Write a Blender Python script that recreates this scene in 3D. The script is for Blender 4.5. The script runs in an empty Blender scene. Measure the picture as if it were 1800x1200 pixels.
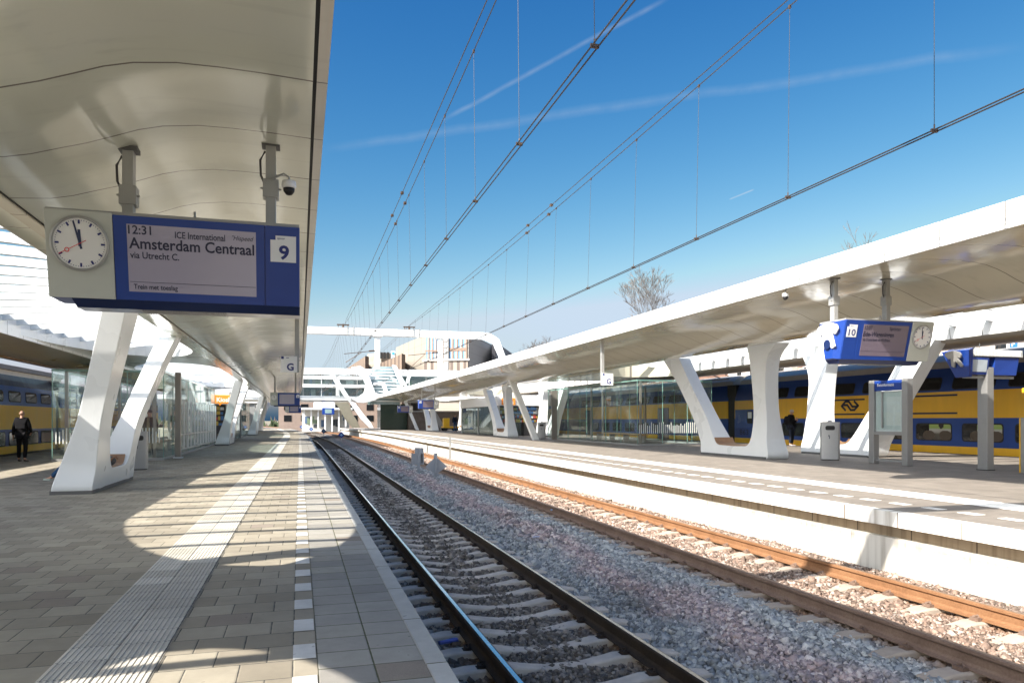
import bpy, math, random
import numpy as np
from mathutils import Vector, Matrix

random.seed(7)
np.random.seed(7)
S = bpy.context.scene
COL = S.collection
R = math.radians

# ------------------------------------------------------------------ camera, light, exposure
F = 1280.0                       # focal length in pixels of the 1800 px wide photograph
TH = math.atan(373.0 / F)        # the camera is turned to the right of the track direction (+Y)
CS, SN = math.cos(TH), math.sin(TH)
CAMZ = 1.45
cam_d = bpy.data.cameras.new('camera')
cam = bpy.data.objects.new('camera', cam_d)
COL.objects.link(cam)
cam.location = (0, 0, CAMZ)
cam.rotation_euler = (R(90), 0, -TH)
cam_d.sensor_width = 36
cam_d.lens = 36 * F / 1800
cam_d.shift_y = 138 / 1800
cam_d.clip_start = 0.05
cam_d.clip_end = 6000
S.camera = cam

SUNV = Vector((-1.10, -.50, 1.0)).normalized()       # towards the sun
EL = math.asin(SUNV.z)
AZ = math.atan2(SUNV.x, SUNV.y) % (2 * math.pi)
sd = bpy.data.lights.new('sun', 'SUN')
sd.energy = 4.0
sd.angle = R(0.5)
sd.color = (1.0, 0.93, 0.83)
sun = bpy.data.objects.new('sun', sd)
COL.objects.link(sun)
sun.rotation_euler = SUNV.to_track_quat('Z', 'Y').to_euler()

W = bpy.data.worlds.new('World')
S.world = W
W.use_nodes = True
wn, wl = W.node_tree.nodes, W.node_tree.links
wn.clear()
sky = wn.new('ShaderNodeTexSky')
sky.sky_type = 'NISHITA'
sky.sun_disc = False
sky.sun_elevation = EL
sky.sun_rotation = AZ
sky.altitude = 0
sky.air_density = 1.0
sky.dust_density = 2.0
sky.ozone_density = 2.2
bg = wn.new('ShaderNodeBackground')
bg.inputs['Strength'].default_value = 0.06
wout = wn.new('ShaderNodeOutputWorld')
GRADE = ((.19, 3.0, 2.66), (.47, 1.72, 3.65), (1.03, 1.0, 5.1))
S.view_settings.view_transform = 'Standard'
S.view_settings.look = 'None'
S.view_settings.gamma = 1
S.view_settings.exposure = 1.5
S.view_settings.use_curve_mapping = False
S.cycles.max_bounces = 7
S.cycles.diffuse_bounces = 4
S.cycles.glossy_bounces = 3
S.cycles.transparent_max_bounces = 16
S.cycles.caustics_reflective = False
S.cycles.caustics_refractive = False
S.cycles.use_denoising = True
S.cycles.sample_clamp_indirect = 6


def P(px, py=None, X=None, Y=None, Z=None, D=None):
    """world point where the photograph's pixel meets a world plane (authoring aid)"""
    t = (px - 900) / F
    dx, dy = SN + t * CS, CS - t * SN
    if X is not None:
        k = X / dx
    elif Y is not None:
        k = Y / dy
    elif Z is not None:
        k = (CAMZ - Z) / ((py - 738) / F)
    else:
        k = D
    return Vector((dx * k, dy * k, CAMZ + ((738 - py) / F * k if py is not None else 0)))


# contrails: soft streaks of high cloud in the sky itself
def wmath(op, a, b=None):
    n = wn.new('ShaderNodeMath')
    n.operation = op
    for i, v in enumerate((a, b)):
        if v is None:
            continue
        if isinstance(v, (int, float)):
            n.inputs[i].default_value = v
        else:
            wl.new(v, n.inputs[i])
    return n.outputs[0]


tc = wn.new('ShaderNodeTexCoord')
nz = wn.new('ShaderNodeTexNoise')
nz.inputs['Scale'].default_value = 9
nz.inputs['Detail'].default_value = 6
wl.new(tc.outputs['Generated'], nz.inputs['Vector'])
nz2 = wn.new('ShaderNodeTexNoise')
nz2.inputs['Scale'].default_value = 60
nz2.inputs['Detail'].default_value = 4
wl.new(tc.outputs['Generated'], nz2.inputs['Vector'])
trail = None
for (x0, y0, x1, y1, wd, st) in ((560, 264, 1810, 82, 0.0075, .12), (770, 216, 1180, -6, 0.0038, .2), (1281, 351, 1326, 333, 0.0013, .5)):
    d0 = (P(x0, y0, D=1) - Vector((0, 0, CAMZ))).normalized()
    d1 = (P(x1, y1, D=1) - Vector((0, 0, CAMZ))).normalized()
    n = d0.cross(d1).normalized()
    mid = ((d0 + d1) * .5).normalized()
    dp = wn.new('ShaderNodeVectorMath')
    dp.operation = 'DOT_PRODUCT'
    wl.new(tc.outputs['Generated'], dp.inputs[0])
    dp.inputs[1].default_value = n
    wob = wmath('MULTIPLY', wmath('SUBTRACT', nz.outputs['Fac'], .5), wd * 1.5)
    dist = wmath('ABSOLUTE', wmath('ADD', dp.outputs['Value'], wob))
    prof = wmath('MAXIMUM', wmath('SUBTRACT', 1.0, wmath('DIVIDE', dist, wd)), 0.0)
    dm = wn.new('ShaderNodeVectorMath')
    dm.operation = 'DOT_PRODUCT'
    wl.new(tc.outputs['Generated'], dm.inputs[0])
    dm.inputs[1].default_value = mid
    cosl = mid.dot(d0)
    ends = wmath('MINIMUM', wmath('MAXIMUM', wmath('DIVIDE', wmath('SUBTRACT', dm.outputs['Value'], cosl), (1 - cosl) * .35), 0.0), 1.0)
    f = wmath('MULTIPLY', wmath('MULTIPLY', prof, ends), wmath('MULTIPLY', wmath('ADD', wmath('MULTIPLY', nz2.outputs['Fac'], 1.2), .2), st))
    trail = f if trail is None else wmath('ADD', trail, f)
wmix = wn.new('ShaderNodeMixRGB')
wl.new(trail, wmix.inputs[0])
hs = wn.new('ShaderNodeHueSaturation')
hs.inputs['Saturation'].default_value = 1.0
wl.new(sky.outputs['Color'], hs.inputs['Color'])
sep = wn.new('ShaderNodeSeparateColor')
wl.new(hs.outputs['Color'], sep.inputs[0])
cmb = wn.new('ShaderNodeCombineColor')
# grade of the sky: deeper overhead, paler towards the horizon
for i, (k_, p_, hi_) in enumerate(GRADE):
    fill_boost = wmath('MULTIPLY', wmath('MAXIMUM', wmath('SUBTRACT', sep.outputs[1], 4.3), 0.0), 4.4)      # extra brightness added to the unseen sunward sky, lifts the shaded areas
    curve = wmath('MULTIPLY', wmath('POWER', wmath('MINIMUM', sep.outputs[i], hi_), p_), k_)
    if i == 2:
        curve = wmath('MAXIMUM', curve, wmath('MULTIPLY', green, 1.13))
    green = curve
    wl.new(wmath('ADD', fill_boost, curve), cmb.inputs[i])
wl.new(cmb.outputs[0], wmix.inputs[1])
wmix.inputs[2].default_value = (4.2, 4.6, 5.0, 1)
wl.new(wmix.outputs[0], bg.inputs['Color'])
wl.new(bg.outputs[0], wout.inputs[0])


# ------------------------------------------------------------------ materials
class NT:
    """small helper round a node tree"""
    def __init__(self, m):
        m.use_nodes = True
        self.t = m.node_tree
        self.t.nodes.clear()
        self.out = self.t.nodes.new('ShaderNodeOutputMaterial')
        self.pos = None

    def n(self, typ, **kw):
        nd = self.t.nodes.new(typ)
        for k, v in kw.items():
            setattr(nd, k, v)
        return nd

    def link(self, a, b):
        self.t.links.new(a, b)

    def put(self, v, sock):
        if isinstance(v, bpy.types.NodeSocket):
            self.link(v, sock)
        else:
            sock.default_value = v

    def math(self, op, a, b=0.0, c=None):
        nd = self.n('ShaderNodeMath', operation=op)
        self.put(a, nd.inputs[0])
        self.put(b, nd.inputs[1])
        if c is not None:
            self.put(c, nd.inputs[2])
        return nd.outputs[0]

    def mix(self, f, a, b, blend='MIX'):
        nd = self.n('ShaderNodeMixRGB', blend_type=blend)
        self.put(f, nd.inputs[0])
        for v, i in ((a, 1), (b, 2)):
            if isinstance(v, tuple) and len(v) == 3:
                v = (*v, 1)
            self.put(v, nd.inputs[i])
        return nd.outputs[0]

    def xyz(self, coord='pos'):
        if self.pos is None:
            g = self.n('ShaderNodeNewGeometry')
            self.pos = g.outputs['Position']
            self.geo = g
        s = self.n('ShaderNodeSeparateXYZ')
        self.link(self.pos, s.inputs[0])
        return s.outputs

    def noise(self, scale, detail=4, vec=None, rough=.55):
        if self.pos is None:
            self.xyz()
        nd = self.n('ShaderNodeTexNoise')
        nd.inputs['Scale'].default_value = scale
        nd.inputs['Detail'].default_value = detail
        nd.inputs['Roughness'].default_value = rough
        self.link(vec if vec is not None else self.pos, nd.inputs['Vector'])
        return nd.outputs['Fac']

    def ramp(self, f, stops):
        nd = self.n('ShaderNodeValToRGB')
        el = nd.color_ramp.elements
        while len(el) < len(stops):
            el.new(.5)
        for e, (p, c) in zip(el, stops):
            e.position = p
            e.color = (*c, 1) if len(c) == 3 else c
        self.link(f, nd.inputs[0])
        return nd.outputs[0]

    def comb(self, x, y, z=0.0):
        nd = self.n('ShaderNodeCombineXYZ')
        for i, v in enumerate((x, y, z)):
            self.put(v, nd.inputs[i])
        return nd.outputs[0]

    def bsdf(self, col, rough=.5, metal=0., coat=0., bump=None, bstr=.3, bdist=.01, spec=.5, alpha=None):
        b = self.n('ShaderNodeBsdfPrincipled')
        self.put((*col, 1) if isinstance(col, tuple) and len(col) == 3 else col, b.inputs['Base Color'])
        self.put(rough, b.inputs['Roughness'])
        self.put(metal, b.inputs['Metallic'])
        b.inputs['Coat Weight'].default_value = coat
        b.inputs['Coat Roughness'].default_value = .08
        b.inputs['Specular IOR Level'].default_value = spec
        if bump is not None:
            bn = self.n('ShaderNodeBump')
            bn.inputs['Strength'].default_value = bstr
            bn.inputs['Distance'].default_value = bdist
            self.link(bump, bn.inputs['Height'])
            self.link(bn.outputs[0], b.inputs['Normal'])
        self.link(b.outputs[0], self.out.inputs[0])
        return b


MATS = {}


def plain(name, col, rough=.5, metal=0., coat=0., var=.12, scale=6., bump=0., spec=.5):
    """a surface with gentle natural unevenness"""
    if name in MATS:
        return MATS[name]
    m = bpy.data.materials.new(name)
    t = NT(m)
    f = t.noise(scale, 5)
    f2 = t.noise(scale * .21, 3)
    k = t.math('ADD', t.math('MULTIPLY', t.math('SUBTRACT', f, .5), var * 2), t.math('MULTIPLY', t.math('SUBTRACT', f2, .5), var * 2))
    k = t.math('ADD', k, 1.0)
    c = t.mix(1.0, (*col, 1), t.comb(k, k, k), 'MULTIPLY')
    r = t.math('ADD', t.math('MULTIPLY', t.math('SUBTRACT', f2, .5), var * 1.5), rough)
    if bump:
        fine = t.noise(scale * 6, 4)
        t.bsdf(c, r, metal, coat, fine, bump, .01, spec)
    else:
        t.bsdf(c, r, metal, coat, spec=spec)
    MATS[name] = m
    return m


def glass_mat(name, tint, strength=1.0, dust=.06):
    if name in MATS:
        return MATS[name]
    m = bpy.data.materials.new(name)
    t = NT(m)
    tr = t.n('ShaderNodeBsdfTransparent')
    tr.inputs[0].default_value = (*tint, 1)
    gl = t.n('ShaderNodeBsdfGlossy')
    gl.inputs['Roughness'].default_value = .02
    gl.inputs[0].default_value = (.95, 1, .98, 1)
    lw = t.n('ShaderNodeLayerWeight')
    mx = t.n('ShaderNodeMixShader')
    fz = t.math('ADD', .04 * strength, t.math('MULTIPLY', t.math('POWER', lw.outputs['Facing'], 5.0), .4))
    t.link(t.math('MINIMUM', fz, .9), mx.inputs[0])
    t.link(tr.outputs[0], mx.inputs[1])
    t.link(gl.outputs[0], mx.inputs[2])
    df = t.n('ShaderNodeBsdfDiffuse')
    df.inputs[0].default_value = (.6, .66, .64, 1)
    mx2 = t.n('ShaderNodeMixShader')
    t.link(t.math('MULTIPLY', t.noise(1.3, 5), dust * 2), mx2.inputs[0])
    t.link(mx.outputs[0], mx2.inputs[1])
    t.link(df.outputs[0], mx2.inputs[2])
    t.link(mx2.outputs[0], t.out.inputs[0])
    MATS[name] = m
    return m


def tile_mat(name, w, h, x0, y0, cols, joint=.006, jcol=(.05, .05, .045), half=True, odd=.05, oddcol=(.17, .145, .12), rough=.75, ridge=0., tint=.12):
    """paving: rows across the track direction, every stone with its own shade"""
    m = bpy.data.materials.new(name)
    t = NT(m)
    o = t.xyz()
    y = t.math('DIVIDE', t.math('SUBTRACT', o[1], y0), h)
    row = t.math('FLOOR', y)
    x = t.math('DIVIDE', t.math('SUBTRACT', o[0], x0), w)
    if half:
        x = t.math('ADD', x, t.math('MULTIPLY', t.math('MODULO', t.math('ABSOLUTE', row), 2.0), .5))
    colm = t.math('FLOOR', x)
    wnz = t.n('ShaderNodeTexWhiteNoise', noise_dimensions='2D')
    t.link(t.comb(t.math('ADD', colm, .37), t.math('ADD', row, .11)), wnz.inputs['Vector'])
    rv = wnz.outputs['Value']
    fx = t.math('SUBTRACT', x, colm)
    fy = t.math('SUBTRACT', y, row)
    dx = t.math('MULTIPLY', t.math('SUBTRACT', .5, t.math('ABSOLUTE', t.math('SUBTRACT', fx, .5))), w)
    dy = t.math('MULTIPLY', t.math('SUBTRACT', .5, t.math('ABSOLUTE', t.math('SUBTRACT', fy, .5))), h)
    d = t.math('MINIMUM', dx, dy)
    wob = t.math('MULTIPLY', t.math('SUBTRACT', t.noise(14, 3), .5), .006)
    jm = t.math('LESS_THAN', t.math('ADD', d, wob), joint * .5 + .0005)
    base = t.ramp(rv, [(i / max(1, len(cols) - 1), c) for i, c in enumerate(cols)])
    isodd = t.math('GREATER_THAN', rv, 1 - odd)
    grain = t.noise(160, 3)
    agg = t.mix(grain, oddcol, tuple(min(1, c * 1.9) for c in oddcol))
    base = t.mix(isodd, base, agg)
    big = t.noise(.7, 6, rough=.65)
    st = t.noise(4.5, 6, rough=.7)
    k = t.math('ADD', .48, t.math('ADD', t.math('MULTIPLY', big, .52), t.math('MULTIPLY', st, .52)))
    k = t.math('MULTIPLY', k, t.math('ADD', .9, t.math('MULTIPLY', grain, .2)))
    base = t.mix(1.0, base, t.comb(k, k, k), 'MULTIPLY')
    gv = t.n('ShaderNodeTexVoronoi')
    gv.inputs['Scale'].default_value = 1.9
    t.link(t.pos, gv.inputs['Vector'])
    gs = t.n('ShaderNodeSeparateXYZ')
    t.link(gv.outputs['Color'], gs.inputs[0])
    gum = t.math('LESS_THAN', gv.outputs['Distance'], t.math('MULTIPLY', gs.outputs[0], .045))
    base = t.mix(t.math('MULTIPLY', gum, .6), base, t.mix(t.math('GREATER_THAN', gs.outputs[1], .6), (.05, .048, .045), (.42, .40, .37)))
    spot = t.math('GREATER_THAN', t.noise(9.0, 2), .72)
    base = t.mix(t.math('MULTIPLY', spot, .35), base, (.05, .048, .045))
    c = t.mix(jm, base, jcol)
    edge = t.math('MINIMUM', t.math('DIVIDE', d, .012), 1.0)
    hgt = t.math('ADD', t.math('MULTIPLY', edge, 1.0), t.math('ADD', t.math('MULTIPLY', grain, .12), t.math('MULTIPLY', rv, .6)))
    t.bsdf(c, t.math('ADD', rough - .08, t.math('MULTIPLY', st, .16)), bump=hgt, bstr=.55, bdist=.004, spec=.35)
    MATS[name] = m
    return m


def panel_mat(name, col, period, off, rough=.2, seam=.012, seamcol=(.18, .17, .15), axis=1, coat=.3, wav=.0, var=.03):
    """smooth lacquered panels with thin seams at a fixed spacing"""
    m = bpy.data.materials.new(name)
    t = NT(m)
    o = t.xyz()
    v = t.math('DIVIDE', t.math('SUBTRACT', o[axis], off), period)
    fr = t.math('ABSOLUTE', t.math('SUBTRACT', t.math('FRACT', v), .5))
    sm = t.math('GREATER_THAN', fr, .5 - seam / period * .5)
    pid = t.n('ShaderNodeTexWhiteNoise', noise_dimensions='1D')
    t.link(t.math('FLOOR', v), pid.inputs['W'])
    k = t.math('ADD', 1 - var, t.math('ADD', t.math('MULTIPLY', pid.outputs['Value'], var), t.math('MULTIPLY', t.noise(1.1, 5), var * 1.4)))
    stre = t.n('ShaderNodeMapping')
    t.link(t.pos, stre.inputs['Vector'])
    stre.inputs['Scale'].default_value = (.7, 7, 7)
    drt = t.math('SUBTRACT', 1.0, t.math('MULTIPLY', t.math('MAXIMUM', t.math('SUBTRACT', t.noise(1.0, 5, stre.outputs[0]), .55), 0.0), .5))
    k = t.math('MULTIPLY', k, drt)
    c = t.mix(1.0, (*col, 1), t.comb(k, k, k), 'MULTIPLY')
    c = t.mix(sm, c, seamcol)
    wv = t.noise(.55, 2)
    t.bsdf(c, rough, coat=coat, bump=t.math('ADD', t.math('MULTIPLY', wv, 1.0), t.math('MULTIPLY', sm, -.03)), bstr=.25, bdist=.12 if wav else .02)
    MATS[name] = m
    return m


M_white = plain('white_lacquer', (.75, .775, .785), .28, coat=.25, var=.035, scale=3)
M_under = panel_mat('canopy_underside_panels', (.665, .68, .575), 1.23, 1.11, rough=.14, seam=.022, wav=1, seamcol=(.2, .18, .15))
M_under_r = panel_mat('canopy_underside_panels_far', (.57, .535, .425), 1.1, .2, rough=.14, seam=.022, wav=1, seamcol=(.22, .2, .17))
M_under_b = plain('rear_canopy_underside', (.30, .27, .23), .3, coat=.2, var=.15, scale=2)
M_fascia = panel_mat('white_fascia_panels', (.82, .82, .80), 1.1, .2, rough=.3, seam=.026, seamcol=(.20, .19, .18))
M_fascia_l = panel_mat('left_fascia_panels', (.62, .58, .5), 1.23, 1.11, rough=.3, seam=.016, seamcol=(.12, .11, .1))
M_dark = plain('dark_gap', (.015, .015, .014), .7)
M_blue = plain('signal_blue_enamel', (.012, .048, .26), .35, coat=.12, var=.06, spec=.35)
M_blue_d = plain('dark_blue_enamel', (.008, .02, .085), .3, coat=.4, var=.06)
M_grey = plain('grey_painted_steel', (.36, .36, .35), .4, .2, var=.06)
M_steel = plain('brushed_stainless', (.36, .36, .355), .42, .6, var=.06, scale=20)
M_clockpanel = plain('pale_grey_panel', (.50, .52, .48), .45, var=.04)
M_signwhite = plain('sign_white', (.80, .80, .80), .4, var=.02)
M_screen = plain('lcd_screen', (.36, .335, .44), .22, coat=.5, var=.05, scale=2)
M_screen_d = plain('lcd_screen_far', (.16, .13, .17), .22, coat=.5, var=.05, scale=2)
M_ink = plain('dark_blue_ink', (.010, .012, .045), .5, var=.02)
M_navy = plain('navy_print', (.015, .025, .17), .5, var=.02)
M_red = plain('red_print', (.70, .03, .03), .5, var=.02)
M_wood = plain('oiled_wood', (.30, .17, .085), .5, var=.25, scale=9)
M_conc = plain('concrete', (.46, .43, .38), .85, var=.22, scale=5, bump=.3)
M_plinth = plain('dark_plinth', (.10, .10, .10), .6)
M_cable = plain('steel_cable', (.075, .07, .07), .45, .6)
M_clamp = plain('bronze_clamp', (.11, .075, .055), .5, .5)
M_black = plain('black_rubber', (.012, .012, .013), .6)
M_orange = plain('orange_sign', (.85, .27, .03), .45, var=.03)
M_yellow = plain('yellow_enamel', (.80, .46, .02), .4, coat=.3, var=.05)
M_glass = glass_mat('clear_glass', (.955, .982, .974), dust=.006)
M_glass_b = glass_mat('bluish_glass', (.80, .885, .90), 1.4, .05)
M_frost = plain('frosted_white_film', (.78, .82, .80), .6)
M_brown_post = plain('bronze_anodised', (.30, .27, .24), .4, .5, var=.06)
M_glassdark = plain('dark_tinted_window', (.012, .014, .016), .08, var=.02, coat=.1, spec=.4)
M_skin = plain('skin', (.42, .25, .18), .6, var=.05, spec=.25)

# ------------------------------------------------------------------ mesh builder
def _rot2(p, a):
    return (p[0] * math.cos(a) - p[1] * math.sin(a), p[0] * math.sin(a) + p[1] * math.cos(a))


class MB:
    def __init__(self):
        self.v, self.f, self.mi = [], [], []
        self.m = 0

    def add(self, vs, fs):
        o = len(self.v)
        self.v += [tuple(p) for p in vs]
        for f in fs:
            self.f.append(tuple(i + o for i in f))
            self.mi.append(self.m)
        return self

    def box(self, x0, x1, y0, y1, z0, z1):
        vs = [(x, y, z) for z in (z0, z1) for y in (y0, y1) for x in (x0, x1)]
        return self.add(vs, [(0, 2, 3, 1), (4, 5, 7, 6), (0, 1, 5, 4), (2, 6, 7, 3), (0, 4, 6, 2), (1, 3, 7, 5)])

    def hexa(self, b, t):
        """8 corners: four of the bottom, four of the top, same winding"""
        return self.add(list(b) + list(t), [(3, 2, 1, 0), (4, 5, 6, 7), (0, 1, 5, 4), (1, 2, 6, 5), (2, 3, 7, 6), (3, 0, 4, 7)])

    def prism(self, poly, fn, a, b):
        """poly: 2-D outline, fn(u, v, w) -> point, swept from w=a to w=b"""
        n = len(poly)
        vs = [fn(u, v, a) for u, v in poly] + [fn(u, v, b) for u, v in poly]
        fs = [tuple(range(n - 1, -1, -1)), tuple(range(n, 2 * n))]
        fs += [(i, (i + 1) % n, n + (i + 1) % n, n + i) for i in range(n)]
        return self.add(vs, fs)

    def tube(self, pts, r, n=6, cap=True):
        pts = [Vector(p) for p in pts]
        rs = r if isinstance(r, (list, tuple)) else [r] * len(pts)
        rings = []
        for i, p in enumerate(pts):
            d = (pts[min(i + 1, len(pts) - 1)] - pts[max(i - 1, 0)]).normalized()
            up = Vector((0, 0, 1)) if abs(d.z) < .9 else Vector((1, 0, 0))
            a = d.cross(up).normalized()
            b = a.cross(d)
            rings.append([p + (a * math.cos(2 * math.pi * k / n) + b * math.sin(2 * math.pi * k / n)) * rs[i] for k in range(n)])
        return self.loft(rings, cap)

    def loft(self, rings, cap=True, closed=True):
        n = len(rings[0])
        vs = [p for r in rings for p in r]
        fs = []
        for i in range(len(rings) - 1):
            for k in range(n if closed else n - 1):
                fs.append((i * n + k, i * n + (k + 1) % n, (i + 1) * n + (k + 1) % n, (i + 1) * n + k))
        if cap and closed:
            fs.append(tuple(range(n - 1, -1, -1)))
            fs.append(tuple((len(rings) - 1) * n + k for k in range(n)))
        return self.add(vs, fs)

    def lathe(self, prof, cx=0, cy=0, n=20, fn=None):
        rings = [[(cx + r * math.cos(2 * math.pi * k / n), cy + r * math.sin(2 * math.pi * k / n), z) for k in range(n)] for r, z in prof]
        if fn:
            rings = [[fn(*p) for p in r] for r in rings]
        return self.loft(rings)

    def ell(self, c, r, n=10, m=7):
        rings = []
        for i in range(1, m):
            a = math.pi * i / m
            rings.append([(c[0] + r[0] * math.sin(a) * math.cos(2 * math.pi * k / n), c[1] + r[1] * math.sin(a) * math.sin(2 * math.pi * k / n), c[2] - r[2] * math.cos(a)) for k in range(n)])
        return self.loft(rings)

    def build(self, name, mat, parent=None, smooth=False, bevel=0., root=None, shift=(0, 0, 0), seg=2):
        me = bpy.data.meshes.new(name)
        me.from_pydata([(p[0] - shift[0], p[1] - shift[1], p[2] - shift[2]) for p in self.v], [], self.f)
        for m in (mat if isinstance(mat, (list, tuple)) else [mat]):
            me.materials.append(m)
        if isinstance(mat, (list, tuple)):
            me.polygons.foreach_set('material_index', self.mi)
        me.polygons.foreach_set('use_smooth', [bool(smooth)] * len(me.polygons))
        me.update()
        o = bpy.data.objects.new(name, me)
        COL.objects.link(o)
        if parent is not None:
            o.parent = parent
        if smooth and smooth is not True:
            try:
                me.set_sharp_from_angle(angle=R(smooth))
            except Exception:
                pass
        if bevel:
            b = o.modifiers.new('bevel', 'BEVEL')
            b.width = bevel
            b.segments = seg
            b.limit_method = 'ANGLE'
            b.angle_limit = R(40)
        return o


def tag(o, label=None, cat=None, group=None, kind=None):
    for k, v in (('label', label), ('category', cat), ('group', group), ('kind', kind)):
        if v:
            o[k] = v
    return o


def empty(name, loc, label=None, cat=None, group=None, rz=0, kind=None):
    o = bpy.data.objects.new(name, None)
    o.empty_display_size = .3
    COL.objects.link(o)
    o.location = loc
    o.rotation_euler = (0, 0, rz)
    return tag(o, label, cat, group, kind)


def dup(root, loc, rz=None, label=None, group=None):
    r = root.copy()
    COL.objects.link(r)
    r.location = loc
    if rz is not None:
        r.rotation_euler = (0, 0, rz)
    if label:
        r['label'] = label
    if group:
        r['group'] = group

    def rec(a, b):
        for ch in list(a.children):
            c = ch.copy()
            COL.objects.link(c)
            c.parent = b
            rec(ch, c)
    rec(root, r)
    return r


def text_geom(s, size=1.0, width=None, bold=0., shear=0., align='LEFT'):
    cu = bpy.data.curves.new('lettering', 'FONT')
    cu.body = s
    cu.size = size
    cu.offset = bold * size
    cu.shear = shear
    cu.resolution_u = 3
    ob = bpy.data.objects.new('lettering', cu)
    COL.objects.link(ob)
    dg = bpy.context.evaluated_depsgraph_get()
    me = bpy.data.meshes.new_from_object(ob.evaluated_get(dg))
    vs = [(v.co.x, v.co.y) for v in me.vertices]
    fs = [tuple(p.vertices) for p in me.polygons]
    bpy.data.objects.remove(ob)
    bpy.data.curves.remove(cu)
    bpy.data.meshes.remove(me)
    x0 = min(v[0] for v in vs)
    x1 = max(v[0] for v in vs)
    k = width / (x1 - x0) if width else 1
    sh = {'LEFT': 0, 'CENTER': (x1 - x0) * k * .5, 'RIGHT': (x1 - x0) * k}[align]
    return [((v[0] - x0) * k - sh, v[1]) for v in vs], fs


def put_text(mb, s, fn, u, v, w, size, width=None, bold=0.01, shear=0., align='LEFT'):
    vs, fs = text_geom(s, size, width, bold, shear, align)
    mb.add([fn(u + a, v + b, w) for a, b in vs], fs)
    return mb


def ccurve(y):
    return -max(0.0, y - 60) ** 2 / 1800.0


def ylist(a, b, step=2.0):
    n = max(1, int(math.ceil((b - a) / step)))
    return [a + (b - a) * i / n for i in range(n + 1)]


def sweep(mb, prof, ys, closed=True, cap=True):
    mb.loft([[(x + ccurve(y), y, z) for x, z in prof] for y in ys], cap, closed)
    return mb


def struct(name, mb, mat, parent=None, **kw):
    o = mb.build(name, mat, parent, **kw)
    if parent is None:
        o['kind'] = 'structure'
    return o


# ------------------------------------------------------------------ the setting: ground, trackbed, platforms
YE = 175.0
YL = ylist(-14, 60, 3) + ylist(60, YE, 4)[1:]
ZR = .17                                   # right platform level

m_earth = plain('dry_earth', (.20, .18, .13), .95, var=.3, scale=.4, bump=.3)
struct('ground', MB().add([(-900, -300, -1.7), (900, -300, -1.7), (900, 2600, -1.7), (-900, 2600, -1.7)], [(0, 1, 2, 3)]), m_earth)

EDGE_L, EDGE_R = .85, 7.93
ZL_RAIL, ZR_RAIL = -.75, -.55
CL, CR = 2.53, 6.40


def bed_z(x):
    pts = [(-1, -1.01), (1.0, -1.0), (1.5, -1.02), (3.7, -1.01), (4.3, -.86), (4.8, -.78), (5.15, -.77), (5.5, -.80), (7.3, -.80), (7.75, -.73), (9.6, -.70)]
    for (a, za), (b, zb) in zip(pts, pts[1:]):
        if x <= b:
            return za + (zb - za) * (x - a) / (b - a)
    return pts[-1][1]


def ballast_mat(name, base):
    m = bpy.data.materials.new(name)
    t = NT(m)
    o = t.xyz()
    if base:
        vor = t.n('ShaderNodeTexVoronoi')
        vor.inputs['Scale'].default_value = 19
        t.link(t.pos, vor.inputs['Vector'])
        sp = t.n('ShaderNodeSeparateXYZ')
        t.link(vor.outputs['Color'], sp.inputs[0])
        rv = sp.outputs[0]
        h = vor.outputs['Distance']
    else:
        g = t.n('ShaderNodeNewGeometry')
        rv = g.outputs['Random Per Island']
    grey = t.ramp(rv, [(0, (.12, .125, .13)), (.3, (.20, .21, .215)), (.6, (.27, .285, .29)), (.85, (.34, .345, .335)), (1, (.44, .43, .41))])
    pink = t.ramp(rv, [(0, (.15, .12, .12)), (.35, (.26, .20, .20)), (.6, (.35, .25, .24)), (.8, (.42, .325, .305)), (1, (.52, .45, .42))])
    rust = t.ramp(rv, [(0, (.07, .05, .038)), (.35, (.13, .095, .075)), (.6, (.19, .13, .10)), (.8, (.23, .175, .145)), (1, (.32, .28, .245))])
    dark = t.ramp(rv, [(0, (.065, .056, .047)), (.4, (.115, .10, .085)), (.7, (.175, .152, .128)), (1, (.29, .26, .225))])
    nn = t.noise(.8, 4)
    xx = t.math('ADD', o[0], t.math('MULTIPLY', t.math('SUBTRACT', nn, .5), 1.3))

    def band(a, b, w):
        return t.math('MULTIPLY', t.math('MINIMUM', t.math('MAXIMUM', t.math('DIVIDE', t.math('SUBTRACT', xx, a), w), 0.0), 1.0),
                      t.math('MINIMUM', t.math('MAXIMUM', t.math('DIVIDE', t.math('SUBTRACT', b, xx), w), 0.0), 1.0))
    c = t.mix(t.math('MULTIPLY', band(4.05, 4.95, .35), .8), grey, pink)
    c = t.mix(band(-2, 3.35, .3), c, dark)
    c = t.mix(band(5.35, 12, .3), c, rust)
    for rx in (CL - .75, CL + .75, CR - .75, CR + .75):
        near = t.math('SUBTRACT', 1.0, t.math('MINIMUM', t.math('DIVIDE', t.math('ABSOLUTE', t.math('SUBTRACT', o[0], rx)), .33), 1.0))
        c = t.mix(t.math('MULTIPLY', near, t.math('MULTIPLY', t.noise(6, 3), 1.25)), c, (.13, .075, .045))
    oil = t.math('MULTIPLY', t.math('MAXIMUM', t.math('SUBTRACT', t.noise(.9, 3), .56), 0.0), 3.0)
    c = t.mix(t.math('MINIMUM', oil, .6), c, (.05, .045, .04))
    grain = t.noise(90, 3)
    k = t.math('ADD', .75, t.math('MULTIPLY', grain, .5))
    k = t.math('MULTIPLY', k, 1.6)
    c = t.mix(1.0, c, t.comb(k, k, k), 'MULTIPLY')
    if base:
        t.bsdf(t.mix(.5, c, (.035, .032, .03)), .9, bump=h, bstr=1.0, bdist=.05, spec=.2)
    else:
        t.bsdf(c, .82, bump=grain, bstr=.4, bdist=.006, spec=.3)
    return m


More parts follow.
